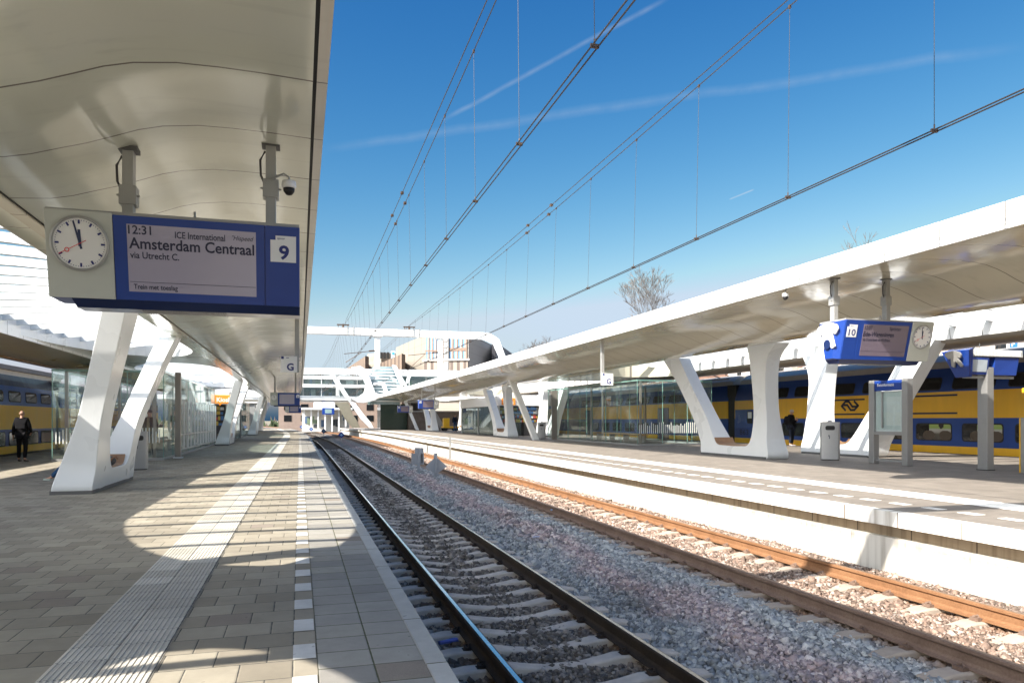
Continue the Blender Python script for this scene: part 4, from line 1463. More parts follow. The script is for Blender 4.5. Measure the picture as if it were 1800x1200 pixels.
def train_glass():
    m = bpy.data.materials.new('train_window')
    t = NT(m)
    t.xyz()
    tr = t.n('ShaderNodeBsdfTransparent')
    tr.inputs[0].default_value = (.42, .42, .38, 1)
    gl = t.n('ShaderNodeBsdfGlossy')
    gl.inputs['Roughness'].default_value = .03
    fr = t.n('ShaderNodeFresnel')
    fr.inputs[0].default_value = 1.55
    mx = t.n('ShaderNodeMixShader')
    t.link(t.math('MINIMUM', t.math('MULTIPLY', fr.outputs[0], 2.2), .9), mx.inputs[0])
    t.link(tr.outputs[0], mx.inputs[1])
    t.link(gl.outputs[0], mx.inputs[2])
    t.link(mx.outputs[0], t.out.inputs[0])
    return m


M_tglass = train_glass()


def rrect(y0, y1, z0, z1, r, n=4):
    pts = []
    for cy, cz, a0 in ((y1 - r, z1 - r, 0), (y0 + r, z1 - r, 90), (y0 + r, z0 + r, 180), (y1 - r, z0 + r, 270)):
        for k in range(n + 1):
            a = R(a0 + 90 * k / n)
            pts.append((cy + r * math.cos(a), cz + r * math.sin(a)))
    return pts


def side_x(z, X, s):
    """outer skin of the car at height z; s=+1: body lies towards +X"""
    k = 0.0
    if z > 2.3:
        k = (z - 2.3) ** 2 * .22
    if z < .3:
        k = (.3 - z) * .08
    return X + s * k


def train(loc, X, s, cars, livery_m, label, wins, ztop=3.55, hr=.62):
    root = empty('train', loc, label, 'train', 'blue and yellow trains')
    SHT = loc
    for ci, (ya, yb, lm) in enumerate(cars):
        prof = [(side_x(z, X, s), z) for z in (-.75, -.1, .3, .9, 1.5, 2.1, 2.5, 2.8, 3.1, 3.35, ztop)]
        outer = prof + [(X + s * .42, ztop + .22), (X + s * .8, ztop + hr * .8), (X + s * 1.4, ztop + hr), (X + s * 2.0, ztop + hr * .8), (X + s * 2.38, ztop + .22)] + [(X + s * 2.8 - (x - X), z) for x, z in reversed(prof)]
        nose = []
        for y, k in ((ya, .94), (ya + .25, 1), (yb - .25, 1), (yb, .94)):
            nose.append([(X + s * 1.4 + (x - X - s * 1.4) * k, y, z if z < 3 else 3 + (z - 3) * k) for x, z in outer])
        mb = MB().loft(nose)
        body = mb.build('car_body', lm, root, shift=SHT, smooth=30)
        wl_ = wins(ci, ya, yb)
        glz = 0
        for (y0, y1, z0, z1, typ) in wl_:
            po = rrect(y0 - .05, y1 + .05, z0 - .05, z1 + .05, .13)
            mb = MB().prism(po, lambda a, b, w: (side_x(b, X, s) - s * .004 + s * w, a, b), -.006, .004)
            fr_ = mb.build('window', M_black, root, shift=SHT)
            po = rrect(y0, y1, z0, z1, .09)
            if typ == 'dark':
                mb = MB().prism(po, lambda a, b, w: (side_x(b, X, s) - s * .012 + s * w, a, b), -.004, .002)
                mb.build('glass', M_glassdark, fr_, shift=SHT)
            elif typ == 'seen':
                # the far window shows bright greenery through the coach, seat backs stand before it
                mb = MB().prism(po, lambda a, b, w: (side_x(b, X, s) - s * .010 + s * w, a, b), -.002, .001)
                mb.build('glass', M_seenin, fr_, shift=SHT)
                mb = MB()
                for q in range(2):
                    yy = y0 + .25 + q * (y1 - y0) * .48
                    mb.ell((side_x(z0 + .2, X, s) - s * .0145, yy, z0 + .17), (.002, .30, .2), 14, 8)
                mb.build('seat_backs', M_seat, fr_, shift=SHT)
        for (y0, y1) in doors(ci, ya, yb) if doors else ():
            pass
    return root


def seen_mat():
    """window glass with the coach interior: dark floor, lit greenery in the opposite window"""
    m = bpy.data.materials.new('window_with_interior')
    t = NT(m)
    o = t.xyz()
    zf = t.math('DIVIDE', t.math('SUBTRACT', o[2], .66), .62)
    c = t.ramp(zf, [(0, (.05, .04, .03)), (.38, (.10, .085, .065)), (.52, (.38, .36, .31)), (.66, (.48, .46, .42)), (.78, (.30, .42, .12)), (1, (.36, .46, .15))])
    f = t.noise(2.2, 4)
    side = t.math('GREATER_THAN', t.math('FRACT', t.math('DIVIDE', t.math('ADD', o[1], .35), 2.16)), .30)
    c = t.mix(side, (.03, .026, .022), c)
    c = t.mix(t.math('GREATER_THAN', f, .58), c, (.06, .05, .04))
    t.bsdf(c, .06, coat=.6)
    return m


M_seenin = seen_mat()
doors = None
TX = 24.3


def wins_r(ci, ya, yb):
    out = []
    if ci == 0:
        y = 11.6
        while y < 33.0:
            out.append((y, y + 1.62, .68, 1.28, 'seen' if y < 24.8 else 'dark'))
            y += 2.16
        y = 11.2
        while y < 33.4:
            out.append((y, y + 1.75, 2.68, 3.10, 'dark'))
            y += 2.35
    else:
        y = ya + (5.5 if ci == 1 else 2.5)
        while y < yb - 3:
            out.append((y, y + 1.62, .62, 1.2, 'dark'))
            out.append((y, y + 1.62, 2.68, 3.10, 'dark'))
            y += 2.3
    return out


tr_loc = (25.7, 30, -.75)
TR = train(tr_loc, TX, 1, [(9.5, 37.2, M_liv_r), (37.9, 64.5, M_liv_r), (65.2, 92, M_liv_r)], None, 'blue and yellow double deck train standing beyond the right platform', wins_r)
MB().box(TX + .12, TX + 2.7, 37.1, 38.0, -.3, 3.5).build('bellows', M_black, TR, shift=tr_loc)
# nose car band, doors, open doorway and lettering of the right train
mb = MB().box(TX - .012, TX + .02, 34.2, 37.0, 1.0, 2.05)
mb.build('blue_band', plain('deep_blue_paint', BLU, .25, coat=.4), TR, shift=tr_loc)
dr = MB().box(TX - .02, TX + .03, 33.05, 34.15, .12, 2.32).build('doorway', M_dark, TR, shift=tr_loc)
MB().box(TX - .045, TX - .022, 33.75, 34.1, .12, 2.3).build('door', plain('silver_door', (.35, .32, .29), .5), TR, shift=tr_loc)
MB().box(TX - .045, TX - .022, 33.08, 33.25, .12, 2.3).build('door', M_yellow, TR, shift=tr_loc)
for y in (34.45, 35.3):
    w_ = MB().prism(rrect(y, y + .5, 1.25, 1.95, .08), lambda a, b, w: (TX - .02 + w, a, b), -.006, .004).build('window', M_black, TR, shift=tr_loc)
    MB().box(TX - .030, TX - .0265, y + .07, y + .43, 1.55, 1.9).build('paper_notice', M_signwhite, w_, shift=tr_loc)
# second car: two sets of doors
for y in (45.0, 58.5):
    MB().box(TX - .02, TX + .03, y, y + 1.5, .1, 2.3).build('doorway', M_dark, TR, shift=tr_loc)
    for q in (0, 1.0):
        MB().box(TX - .045, TX - .022, y - .1 + q, y + .5 + q, .1, 2.28).build('door', plain('deep_blue_door', (.016, .035, .14), .3, coat=.3), TR, shift=tr_loc)
mb = MB()
fnt = lambda u, v, w: (TX - .008, 36.9 - u, v)
put_text(mb, '863', fnt, .35, .62, 0, .42, .85, .012)
fn1 = lambda u, v, w: (side_x(v, TX, 1) - .012, 27.0 - u, v)
mb.build('car_number', M_ink, TR, shift=tr_loc)
pos1 = P(1466, 690, X=TX)
mb = MB()
put_text(mb, '1', lambda u, v, w: (side_x(2.72 + v, TX, 1) - .012, pos1.y + .12 - u, 2.72 + v), 0, 0, 0, .50, .17, .012)
mb.build('class_number', M_signwhite, TR, shift=tr_loc)
# the two-arrow emblem as thick bent bands
lg = P(1494, 713, X=TX)
mb = MB()


def stroke(pts, w):
    for (a, b), (c, d) in zip(pts, pts[1:]):
        L = math.hypot(c - a, d - b)
        nx_, ny_ = -(d - b) / L * w / 2, (c - a) / L * w / 2
        ex, ey = (c - a) / L * w * .35, (d - b) / L * w * .35
        q = [(a - ex + nx_, b - ey + ny_), (c + ex + nx_, d + ey + ny_), (c + ex - nx_, d + ey - ny_), (a - ex - nx_, b - ey - ny_)]
        mb.prism(q, lambda u, v, wz: (TX - .004 - wz, lg.y - u, lg.z + v), 0, .008)


Wd_, Hg = .52, .26
A = [(-Wd_ * .55, -Hg * .75), (-Wd_, 0), (-Wd_ * .55, Hg * .75), (-.06, Hg * .75), (.16, -Hg * .15), (.42, -Hg * .15)]
stroke(A, .10)
stroke([(-a, -b) for a, b in A], .10)
mb.build('emblem', M_ink, TR, shift=tr_loc)
mb = MB()
for (px0, px1, z) in ((1440, 1520, 2.38), (1440, 1520, 1.72), (1600, 1683, 2.42), (1600, 1683, 1.72)):
    y1 = P(px0, X=TX).y
    y0 = P(px1, X=TX).y
    mb.box(TX - .008, TX - .002, y0, y1, z - .035, z + .035)
mb.build('blue_stripe', M_ink, TR, shift=tr_loc)
# pantograph and roof gear
mb = MB()
for (a, b) in (((25.2, 39.5, 3.9), (25.2, 41.0, 4.35)), ((26.2, 39.5, 3.9), (26.2, 41.0, 4.35)), ((25.2, 41.0, 4.35), (25.3, 39.8, 4.9)), ((26.2, 41.0, 4.35), (26.1, 39.8, 4.9)), ((24.8, 39.8, 4.92), (26.6, 39.8, 4.92))):
    mb.tube([a, b], .035, 6)
mb.build('pantograph', M_clamp, TR, shift=tr_loc)
MB().box(24.9, 26.6, 38.6, 42.5, 3.8, 3.98).build('roof_equipment', M_roof, TR, shift=tr_loc)


def wins_l(ci, ya, yb):
    out = []
    y = ya + 1.2
    while y < yb - 1.5:
        out.append((y, y + 1.3, 2.25, 2.62, 'dark'))
        out.append((y, y + 1.5, .42, .92, 'dark'))
        y += 1.95
    return out


tl_loc = (-12.9, 40, -.75)
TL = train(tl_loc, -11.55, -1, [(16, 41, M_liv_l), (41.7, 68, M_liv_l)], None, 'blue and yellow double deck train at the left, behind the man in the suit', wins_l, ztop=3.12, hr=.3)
MB().box(-14.2, -11.7, 40.9, 41.8, -.3, 3.4).build('bellows', M_black, TL, shift=tl_loc)
mb = MB()
put_text(mb, '1', lambda u, v, w: (-11.53 - .0, 31.6 + u, 2.22 + v), 0, 0, 0, .42, .14, .012)
mb.build('class_number', M_signwhite, TL, shift=tl_loc)


# ------------------------------------------------------------------ people
def skin_mesh(name, J, E, mat, parent, rootv=None, sub=1):
    names = list(J)
    me = bpy.data.meshes.new(name)
    me.from_pydata([J[k][0] for k in names], [(names.index(a), names.index(b)) for a, b in E], [])
    ob = bpy.data.objects.new(name, me)
    COL.objects.link(ob)
    ob.modifiers.new('skin', 'SKIN').use_smooth_shade = True
    if not me.skin_vertices:
        return ob
    for i, k in enumerate(names):
        d = me.skin_vertices[0].data[i]
        r = J[k][1]
        d.radius = r if isinstance(r, tuple) else (r, r)
        d.use_root = (k == rootv)
    sb = ob.modifiers.new('sub', 'SUBSURF')
    sb.levels = sub
    sb.render_levels = sub
    dg = bpy.context.evaluated_depsgraph_get()
    m2 = bpy.data.meshes.new_from_object(ob.evaluated_get(dg))
    m2.name = name
    ob.modifiers.clear()
    ob.data = m2
    bpy.data.meshes.remove(me)
    m2.materials.clear()
    m2.materials.append(mat)
    ob.parent = parent
    return ob


STAND = dict(pelvis=(0, 0, .97), waist=(0, .0, 1.10), chest=(0, .01, 1.32), neckb=(0, .015, 1.47), neck=(0, .0, 1.53), jaw=(0, -.015, 1.59), skull=(0, .0, 1.665), crown=(0, .005, 1.73),
             shL=(-.175, .01, 1.43), elL=(-.245, .04, 1.14), wrL=(-.26, -.05, .90), hdL=(-.262, -.07, .82),
             shR=(.175, .01, 1.43), elR=(.245, .04, 1.14), wrR=(.26, -.05, .90), hdR=(.262, -.07, .82),
             hipL=(-.095, 0, .92), knL=(-.11, -.02, .50), anL=(-.11, .02, .09), toL=(-.125, -.13, .035),
             hipR=(.095, 0, .92), knR=(.11, -.02, .50), anR=(.11, .02, .09), toR=(.125, -.13, .035))


def person(loc, rz, label, jacket, trousers, shoes, hair, pose=None, bald=False, H=1.75, coat_len=.86, bag=None, inner=None, build=1.0):
    j = dict(STAND)
    j.update(pose or {})
    k = H / 1.76
    root = empty('person', loc, label, 'person', rz=rz)
    root.scale = (1, 1, 1)
    j = {a: tuple(c * k for c in p) for a, p in j.items()}
    V = {a: Vector(p) for a, p in j.items()}
    b = build
    rad = dict(pelvis=(.14, .11), waist=(.125, .095), chest=(.15, .105), neckb=.065, neck=.052, jaw=(.062, .068), skull=(.078, .092), crown=(.05, .06),
               shL=.06, elL=.042, wrL=.027, hdL=(.034, .018), shR=.06, elR=.042, wrR=.027, hdR=(.034, .018),
               hipL=.085, knL=.057, anL=.038, toL=.034, hipR=.085, knR=.057, anR=.038, toR=.034)
    J = {a: (V[a], rad[a]) for a in V}
    E = [('pelvis', 'waist'), ('waist', 'chest'), ('chest', 'neckb'), ('neckb', 'neck'), ('neck', 'jaw'), ('jaw', 'skull'), ('skull', 'crown')]
    for s_ in 'LR':
        E += [('chest', 'sh' + s_), ('sh' + s_, 'el' + s_), ('el' + s_, 'wr' + s_), ('wr' + s_, 'hd' + s_), ('pelvis', 'hip' + s_), ('hip' + s_, 'kn' + s_), ('kn' + s_, 'an' + s_), ('an' + s_, 'to' + s_)]
        d = (V['hd' + s_] - V['wr' + s_]).normalized()
        fw = Vector((0, -1, 0)) if abs(d.y) < .8 else Vector((0, 0, 1))
        sid = (fw - d * fw.dot(d)).normalized()
        curl = d.cross(sid) * (1 if s_ == 'L' else -1)
        for q, (o_, L) in enumerate(((.027, .068), (.010, .078), (-.008, .073), (-.025, .056))):
            a0 = V['hd' + s_] + sid * o_ + d * .02
            a1 = a0 + d * L * .55 + curl * .004
            a2 = a0 + d * L + curl * .022
            J['f%s%d' % (s_, q)] = (a0, .0095)
            J['g%s%d' % (s_, q)] = (a1, .0085)
            J['h%s%d' % (s_, q)] = (a2, .007)
            E += [('hd' + s_, 'f%s%d' % (s_, q)), ('f%s%d' % (s_, q), 'g%s%d' % (s_, q)), ('g%s%d' % (s_, q), 'h%s%d' % (s_, q))]
        t0 = V['wr' + s_] + d * .035 + sid * .03
        J['t' + s_] = (t0, .011)
        J['u' + s_] = (t0 + sid * .022 + d * .04 + curl * .008, .009)
        E += [('wr' + s_, 't' + s_), ('t' + s_, 'u' + s_)]
    skin_mesh('body', J, E, M_skin, root, 'pelvis', 2)
    # face
    hd = (V['jaw'] + V['skull']) / 2
    ax = (V['skull'] - V['jaw']).normalized()
    fr = Vector((0, -1, 0))
    fr = (fr - ax * fr.dot(ax)).normalized()
    sd_ = fr.cross(ax)
    mb = MB()
    for s_ in (-1, 1):
        c = hd + ax * .025 + fr * .083 + sd_ * .031 * s_
        mb.ell(tuple(c), (.012, .008, .007), 8, 5)
    mb.build('eyes', M_ink, root, smooth=True)
    mb = MB()
    n0 = hd + ax * .015 + fr * .083
    mb.hexa([tuple(n0 - sd_ * .016 - ax * .03), tuple(n0 + sd_ * .016 - ax * .03), tuple(n0 + fr * .026 - ax * .028 + sd_ * .006), tuple(n0 + fr * .026 - ax * .028 - sd_ * .006)],
            [tuple(n0 - sd_ * .007 + ax * .01), tuple(n0 + sd_ * .007 + ax * .01), tuple(n0 + fr * .006 + ax * .01 + sd_ * .003), tuple(n0 + fr * .006 + ax * .01 - sd_ * .003)])
    for s_ in (-1, 1):
        mb.ell(tuple(hd + sd_ * .078 * s_ + ax * .005), (.010, .022, .03), 8, 6)
    mb.build('nose_and_ears', M_skin, root, smooth=True)
    mb = MB()
    m0 = hd - ax * .045 + fr * .082
    mb.ell(tuple(m0), (.026, .006, .007), 8, 5)
    mb.build('mouth', plain('lips', (.36, .13, .11), .5), root, smooth=True)
    if not bald:
        mb = MB()
        c = V['skull'] + ax * .022 - fr * .012
        mb.ell(tuple(c), (.088, .103, .085), 14, 9)
        mb.build('hair', hair, root, smooth=True)
    else:
        mb = MB()
        c = V['skull'] - ax * .028 - fr * .02
        mb.ell(tuple(c), (.084, .086, .04), 14, 8)
        mb.build('hair', hair, root, smooth=True)
    # clothes
    JJ = {a: (V[a], r) for a, r in dict(waist=(.15 * b, .12 * b), chest=(.172 * b, .132 * b), neckb=.085, shL=.082 * b, elL=.062, wrL=.045, shR=.082 * b, elR=.062, wrR=.045).items()}
    hem = V['pelvis'] * 1.0
    hem.z = coat_len * k if coat_len < 1 else V['pelvis'].z
    JJ['hips'] = (V['pelvis'], (.165 * b, .132 * b))
    JJ['hem'] = (V['pelvis'] + Vector((0, 0, (coat_len - .97) * k)), (.172 * b, .135 * b))
    EE = [('hips', 'waist'), ('waist', 'chest'), ('chest', 'neckb'), ('hips', 'hem')]
    for s_ in 'LR':
        EE += [('chest', 'sh' + s_), ('sh' + s_, 'el' + s_), ('el' + s_, 'wr' + s_)]
    skin_mesh('jacket', JJ, EE, jacket, root, 'hips', 2)
    if inner is not None:
        mb = MB()
        c0 = V['chest'] + fr * .125 * b
        c1 = V['pelvis'] + fr * .125 * b
        mb.hexa([tuple(c1 - sd_ * .06), tuple(c1 + sd_ * .06), tuple(c1 + sd_ * .05 + fr * .016), tuple(c1 - sd_ * .05 + fr * .016)],
                [tuple(c0 - sd_ * .045 + Vector((0, 0, .12))), tuple(c0 + sd_ * .045 + Vector((0, 0, .12))), tuple(c0 + sd_ * .04 + fr * .014 + Vector((0, 0, .12))), tuple(c0 - sd_ * .04 + fr * .014 + Vector((0, 0, .12)))])
        mb.build('pullover', inner, root)
    JT = dict(pelvis=(V['pelvis'], (.15 * b, .118 * b)))
    ET = []
    for s_ in 'LR':
        for a, r in (('hip', .098), ('kn', .073), ('an', .058)):
            p = V[a + s_].copy()
            if a == 'an':
                p = p * .92 + V['kn' + s_] * .08
            JT[a + s_] = (p, r)
        ET += [('pelvis', 'hip' + s_), ('hip' + s_, 'kn' + s_), ('kn' + s_, 'an' + s_)]
    skin_mesh('trousers', JT, ET, trousers, root, 'pelvis', 2)
    for s_ in 'LR':
        a, t_ = V['an' + s_], V['to' + s_]
        d = (t_ - a)
        heel = a - Vector((d.x, d.y, 0)).normalized() * .035 + Vector((0, 0, -.03))
        skin_mesh('shoe', dict(h=(heel, .042), m=((heel + t_) / 2, (.046, .038)), t=(t_ + Vector((d.x, d.y, 0)).normalized() * .05, (.043, .028))), [('h', 'm'), ('m', 't')], shoes, root, 'h')
    if bag == 'back':
        mb = MB().ell(tuple(V['chest'] + Vector((0, .23, -.10))), (.17, .13, .24), 14, 9)
        mb.build('backpack', jacket, root, smooth=True)
    elif bag == 'side':
        mb = MB().ell(tuple(V['pelvis'] + Vector((.22, -.06, .02))), (.09, .16, .15), 12, 8)
        mb.tube([tuple(V['shL'] + Vector((.03, -.10, .06))), tuple(V['chest'] + Vector((.06, -.16, 0))), tuple(V['pelvis'] + Vector((.2, -.16, .1)))], .015, 6)
        mb.build('shoulder_bag', plain('black_bag', (.02, .02, .022), .6), root, smooth=True)
    return root


c_suit = plain('black_suit_cloth', (.012, .012, .014), .9, var=.3, scale=14, spec=.08)
c_navy = plain('navy_jacket_cloth', (.02, .025, .04), .9, var=.3, scale=14, spec=.08)
c_brown = plain('brown_jacket_cloth', (.075, .052, .03), .9, var=.3, scale=14, spec=.08)
c_jean = plain('blue_denim', (.03, .075, .16), .9, var=.3, scale=16, spec=.08)
c_jeand = plain('dark_denim', (.02, .025, .04), .9, var=.3, scale=16, spec=.08)
c_hair = plain('dark_hair', (.03, .02, .015), .6)
c_hairg = plain('grey_hair', (.30, .20, .155), .8, spec=.1)
c_shoe = plain('dark_shoe_leather', (.02, .017, .015), .4)
c_sneak = plain('pale_trainers', (.34, .40, .36), .6, var=.3, scale=30)
c_tan = plain('tan_pullover', (.34, .25, .14), .8)
c_pale = plain('pale_cap', (.45, .40, .40), .7)

person((-9.25, 29.0, 0), R(168), 'balding man in a black suit with his back turned before the left train', c_suit, c_suit, c_shoe, c_hairg, bald=True, H=1.80,
       pose=dict(wrR=(.27, .03, .90), hdR=(.27, .02, .82), elL=(-.26, .0, 1.15), wrL=(-.22, -.16, 1.0), hdL=(-.17, -.20, .96), anL=(-.12, .06, .09), toL=(-.14, -.09, .035), anR=(.13, -.05, .09), toR=(.15, -.2, .035)), coat_len=.80, build=1.18)
person((-5.36, 29.75, 0), R(-8), 'dark haired person in an open brown jacket standing inside the left glass waiting room', c_brown, c_jeand, c_shoe, c_hair, H=1.84, inner=c_tan, bag='side', build=1.22,
       pose=dict(wrL=(-.20, -.16, .98), hdL=(-.16, -.20, .93), wrR=(.22, -.14, .98), hdR=(.18, -.19, .93), anL=(-.16, .02, .09), toL=(-.20, -.13, .035), anR=(.16, .02, .09), toR=(.21, -.13, .035)))
person((23.1, 30.4, ZR), R(28), 'person in a black coat and pale cap beside the open train door', c_suit, c_jeand, plain('grey_shoes', (.25, .24, .25), .6), c_pale, H=1.80, bag='back', build=1.2,
       pose=dict(elL=(-.27, -.02, 1.16), wrL=(-.10, -.24, 1.27), hdL=(-.05, -.26, 1.33), elR=(.27, .0, 1.15), wrR=(.12, -.23, 1.22), hdR=(.07, -.25, 1.28), skull=(0, -.03, 1.655), crown=(0, -.04, 1.72)), coat_len=.78)
pp = P(800, 760, Z=ZR)
person((pp.x, pp.y, ZR), R(18), 'man in dark jacket and blue jeans waiting beside the right glass kiosk', c_navy, c_jean, c_shoe, c_hair, H=1.9, build=1.1,
       pose=dict(wrR=(.14, -.2, .98), hdR=(.08, -.23, .97)))
person((15.25, 56.2, ZR), R(60), 'person in a long dark coat standing in front of the counter of the right kiosk', c_suit, c_suit, c_shoe, c_hair, H=1.78, build=1.15, coat_len=.6)
# someone sits on the bench of the foreground column; only the stretched out leg is seen
person((-4.62, 18.4, 0), R(-90), 'seated person behind the foreground column, one leg in blue jeans stretched out', c_navy, c_jean, c_sneak, c_hair, H=1.74,
       pose=dict(pelvis=(0, -.02, .54), waist=(0, .03, .68), chest=(0, .07, .90), neckb=(0, .06, 1.05), neck=(0, .04, 1.11), jaw=(0, .01, 1.17), skull=(0, .02, 1.245), crown=(0, .02, 1.31),
                 shL=(-.175, .06, 1.01), elL=(-.22, .0, .75), wrL=(-.13, -.2, .64), hdL=(-.10, -.27, .63), shR=(.175, .06, 1.01), elR=(.22, .0, .75), wrR=(.13, -.2, .64), hdR=(.10, -.27, .63),
                 hipL=(-.1, -.05, .52), knL=(-.3, -.48, .45), anL=(-.56, -.86, .13), toL=(-.64, -1.0, .085),
                 hipR=(.1, -.05, .52), knR=(.1, -.36, .50), anR=(.1, -.30, .10), toR=(.1, -.42, .05)), coat_len=.93)


# ------------------------------------------------------------------ overhead line
def portal(y, label):
    root = empty('catenary_portal', (0, y, 0), label, 'portal', 'white steel portals over the tracks')
    sh = (0, y, 0)
    z0, z1 = 6.46, 6.88
    xl, xr = -6.5, 11.6
    pts_o = [(14.6, ZR), (12.3, 5.6), (11.95, 6.5), (11.3, 6.88), (xl, 6.88), (-7.15, 6.5), (-7.4, 5.6), (-8.9, 0)]
    pts_i = [(14.2, ZR), (11.95, 5.5), (11.6, 6.2), (11.0, 6.46), (xl + .3, 6.46), (-6.8, 6.2), (-7.05, 5.5), (-8.5, 0)]
    mb = MB()
    mb.loft([[(a, y - .17, b), (c, y - .17, d), (c, y + .17, d), (a, y + .17, b)] for (a, b), (c, d) in zip(pts_o, pts_i)])
    mb.build('frame', M_white, root, bevel=.03, shift=sh)
    for x, zb in ((4.45, 4.45), (8.25, 4.5)) if y > 20 else ():
        mb = MB().box(x - .15, x + .15, y - .15, y + .15, zb, z0)
        mb.box(x - .28, x + .28, y - .24, y + .24, z0 - .06, z0)
        mb.build('drop_post', M_white, root, bevel=.02, shift=sh)
        mb = MB()
        s_ = -1 if x < 6 else -1
        xc = 2.6 if x < 6 else 6.4
        mb.tube([(x, y, 5.6), (xc - .1, y, 5.35)], .02, 6)
        mb.tube([(xc + .9, y, 5.45), (xc, y, 4.85 if x < 6 else 4.62)], .02, 6)
        mb.tube([(x - .1, y, 5.59), (x - .5, y, 5.55)], .045, 8)
        mb.build('registration_arm', M_clamp, root, shift=sh)
    for x in (2.45, 6.35):
        mb = MB()
        mb.box(x - .35, x + .35, y - .06, y + .06, 7.03, 7.09)
        mb.tube([(x, y, 6.88), (x, y, 7.1)], .06, 8)
        mb.tube([(x - .28, y, 6.88), (x - .28, y, 7.05)], .02, 6)
        mb.tube([(x + .28, y, 6.88), (x + .28, y, 7.05)], .02, 6)
        mb.build('insulator', M_clamp, root, shift=sh)
        mb = MB()
        for xx in (x + .25, x + .6):
            mb.box(xx - .03, xx + .03, y - .185, y - .17, 6.4, 6.95)
        mb.build('clamp_strap', M_grey, root, shift=sh)
    return root


portal(5.15, 'white steel portal above the viewpoint, known by its shadow on the right platform')
portal(44.0, 'nearest visible white steel portal across the tracks with two drop posts')
portal(92.5, 'distant white steel portal across the tracks behind the footbridge')
SUP = [5.15, 44.0, 92.5, 140]


def wire_set(xc, zc, xm, zm, twin, label_c, label_m, ph, xdrift):
    def mess(y):
        for a, b in zip([-40] + SUP, SUP):
            if a <= y <= b:
                u = (y - a) / (b - a)
                sag = 4 * u * (1 - u)
                return xm + xdrift * .3 * u + ccurve(y), zm - .16 * sag, twin * (sag ** .5)
        return xm + ccurve(y), zm, 0

    def cont(y):
        u = max(0, (y - 4.65) / 39.35)
        return xc + xdrift * (u if u < 1 else 2 - u if u < 2 else u - 2) + ccurve(y), zc
    root = empty('contact_wire', (xc, 20, zc), label_c, 'overhead wire', 'overhead line wires')
    sh = (xc, 20, zc)
    ys = ylist(-6, 60, 2) + ylist(60, 139, 4)[1:]
    for s_ in (-1, 1):
        MB().tube([(cont(y)[0] + s_ * .030, y, cont(y)[1] + .0 * s_) for y in ys], .0082, 6).build('conductor', M_cable, root, shift=sh)
    y = ph
    while y < 92:
        cx_, cz = cont(y)
        mb = MB().box(cx_ - .04, cx_ + .04, y - .012, y + .012, cz - .012, cz + .022).tube([(cx_, y, cz + .01), (cx_, y, cz + .07)], .008, 6)
        mb.build('dropper_clamp', M_clamp, root, shift=sh)
        y += 2.38
    r2 = empty('messenger_wire', (xm, 20, zm), label_m, 'overhead wire', 'overhead line wires')
    sh2 = (xm, 20, zm)
    for s_ in (-1, 1):
        MB().tube([(mess(y)[0] + s_ * mess(y)[2] / 2, y, mess(y)[1]) for y in ys], .0085, 6).build('cable', M_cable, r2, shift=sh2)
    y = ph
    while y < 92:
        mx_, mz, tw = mess(y)
        cx_, cz = cont(y)
        MB().tube([(mx_ + tw / 2, y, mz), (cx_, y, cz + .05)], .0036, 5).build('dropper', plain('dropper_wire', (.035, .037, .04), .6), r2, shift=sh2)
        MB().box(mx_ + tw / 2 - .014, mx_ + tw / 2 + .014, y - .016, y + .016, mz - .03, mz + .016).build('dropper_clamp', M_clamp, r2, shift=sh2)
        y += 2.38
    for y in (18.2, 20.2):
        for s_ in (-1, 1):
            mx_, mz, tw = mess(y + s_ * .4)
            MB().box(mx_ + s_ * tw / 2 - .035, mx_ + s_ * tw / 2 + .035, y + s_ * .4 - .05, y + s_ * .4 + .05, mz - .025, mz + .03).build('splice', M_clamp, r2, shift=sh2)


wire_set(2.50, 4.76, 2.45, 7.12, .19, 'twin contact wire over the left track', 'twin messenger cable with droppers over the left track', 6.0, .35)
wire_set(6.40, 4.48, 6.36, 7.14, .22, 'twin contact wire over the right track', 'twin messenger cable with droppers over the right track', 6.1, -.1)

# ------------------------------------------------------------------ trackside signs
M_signback = plain('grey_sign_back', (.33, .36, .40), .5, .2, var=.08)
sg1 = empty('trackside_sign', (4.75, 30.2, -.82), 'grey box shaped trackside sign on a post between the tracks, seen from behind', 'trackside sign', 'trackside signs seen from behind')
MB().box(-.05, .05, -.05, .05, 0, 1.12).box(.10, .16, -.04, .04, .5, 1.12).build('post', M_signback, sg1)
MB().box(-.30, .22, -.04, .02, .42, .88).build('plate', M_signback, sg1, bevel=.01)
MB().box(-.16, -.03, -.06, .04, .85, 1.12).box(.02, .2, -.06, .04, .85, 1.10).build('lamp_box', M_signback, sg1, bevel=.01)
sg2 = empty('trackside_sign', (4.92, 27.2, -.80), 'grey diamond shaped trackside sign on a post between the tracks, seen from behind', 'trackside sign', 'trackside signs seen from behind')
MB().box(-.055, .055, -.05, .05, 0, 1.0).build('post', M_signback, sg2)
MB().prism([(-.40, .50), (0, .20), (.42, .5), (.0, .88)], lambda a, b, w: (a, w, b), -.09, -.06).build('plate', M_signback, sg2)
MB().box(-.03, .03, -.16, -.09, .25, .84).build('rib', M_signback, sg2)
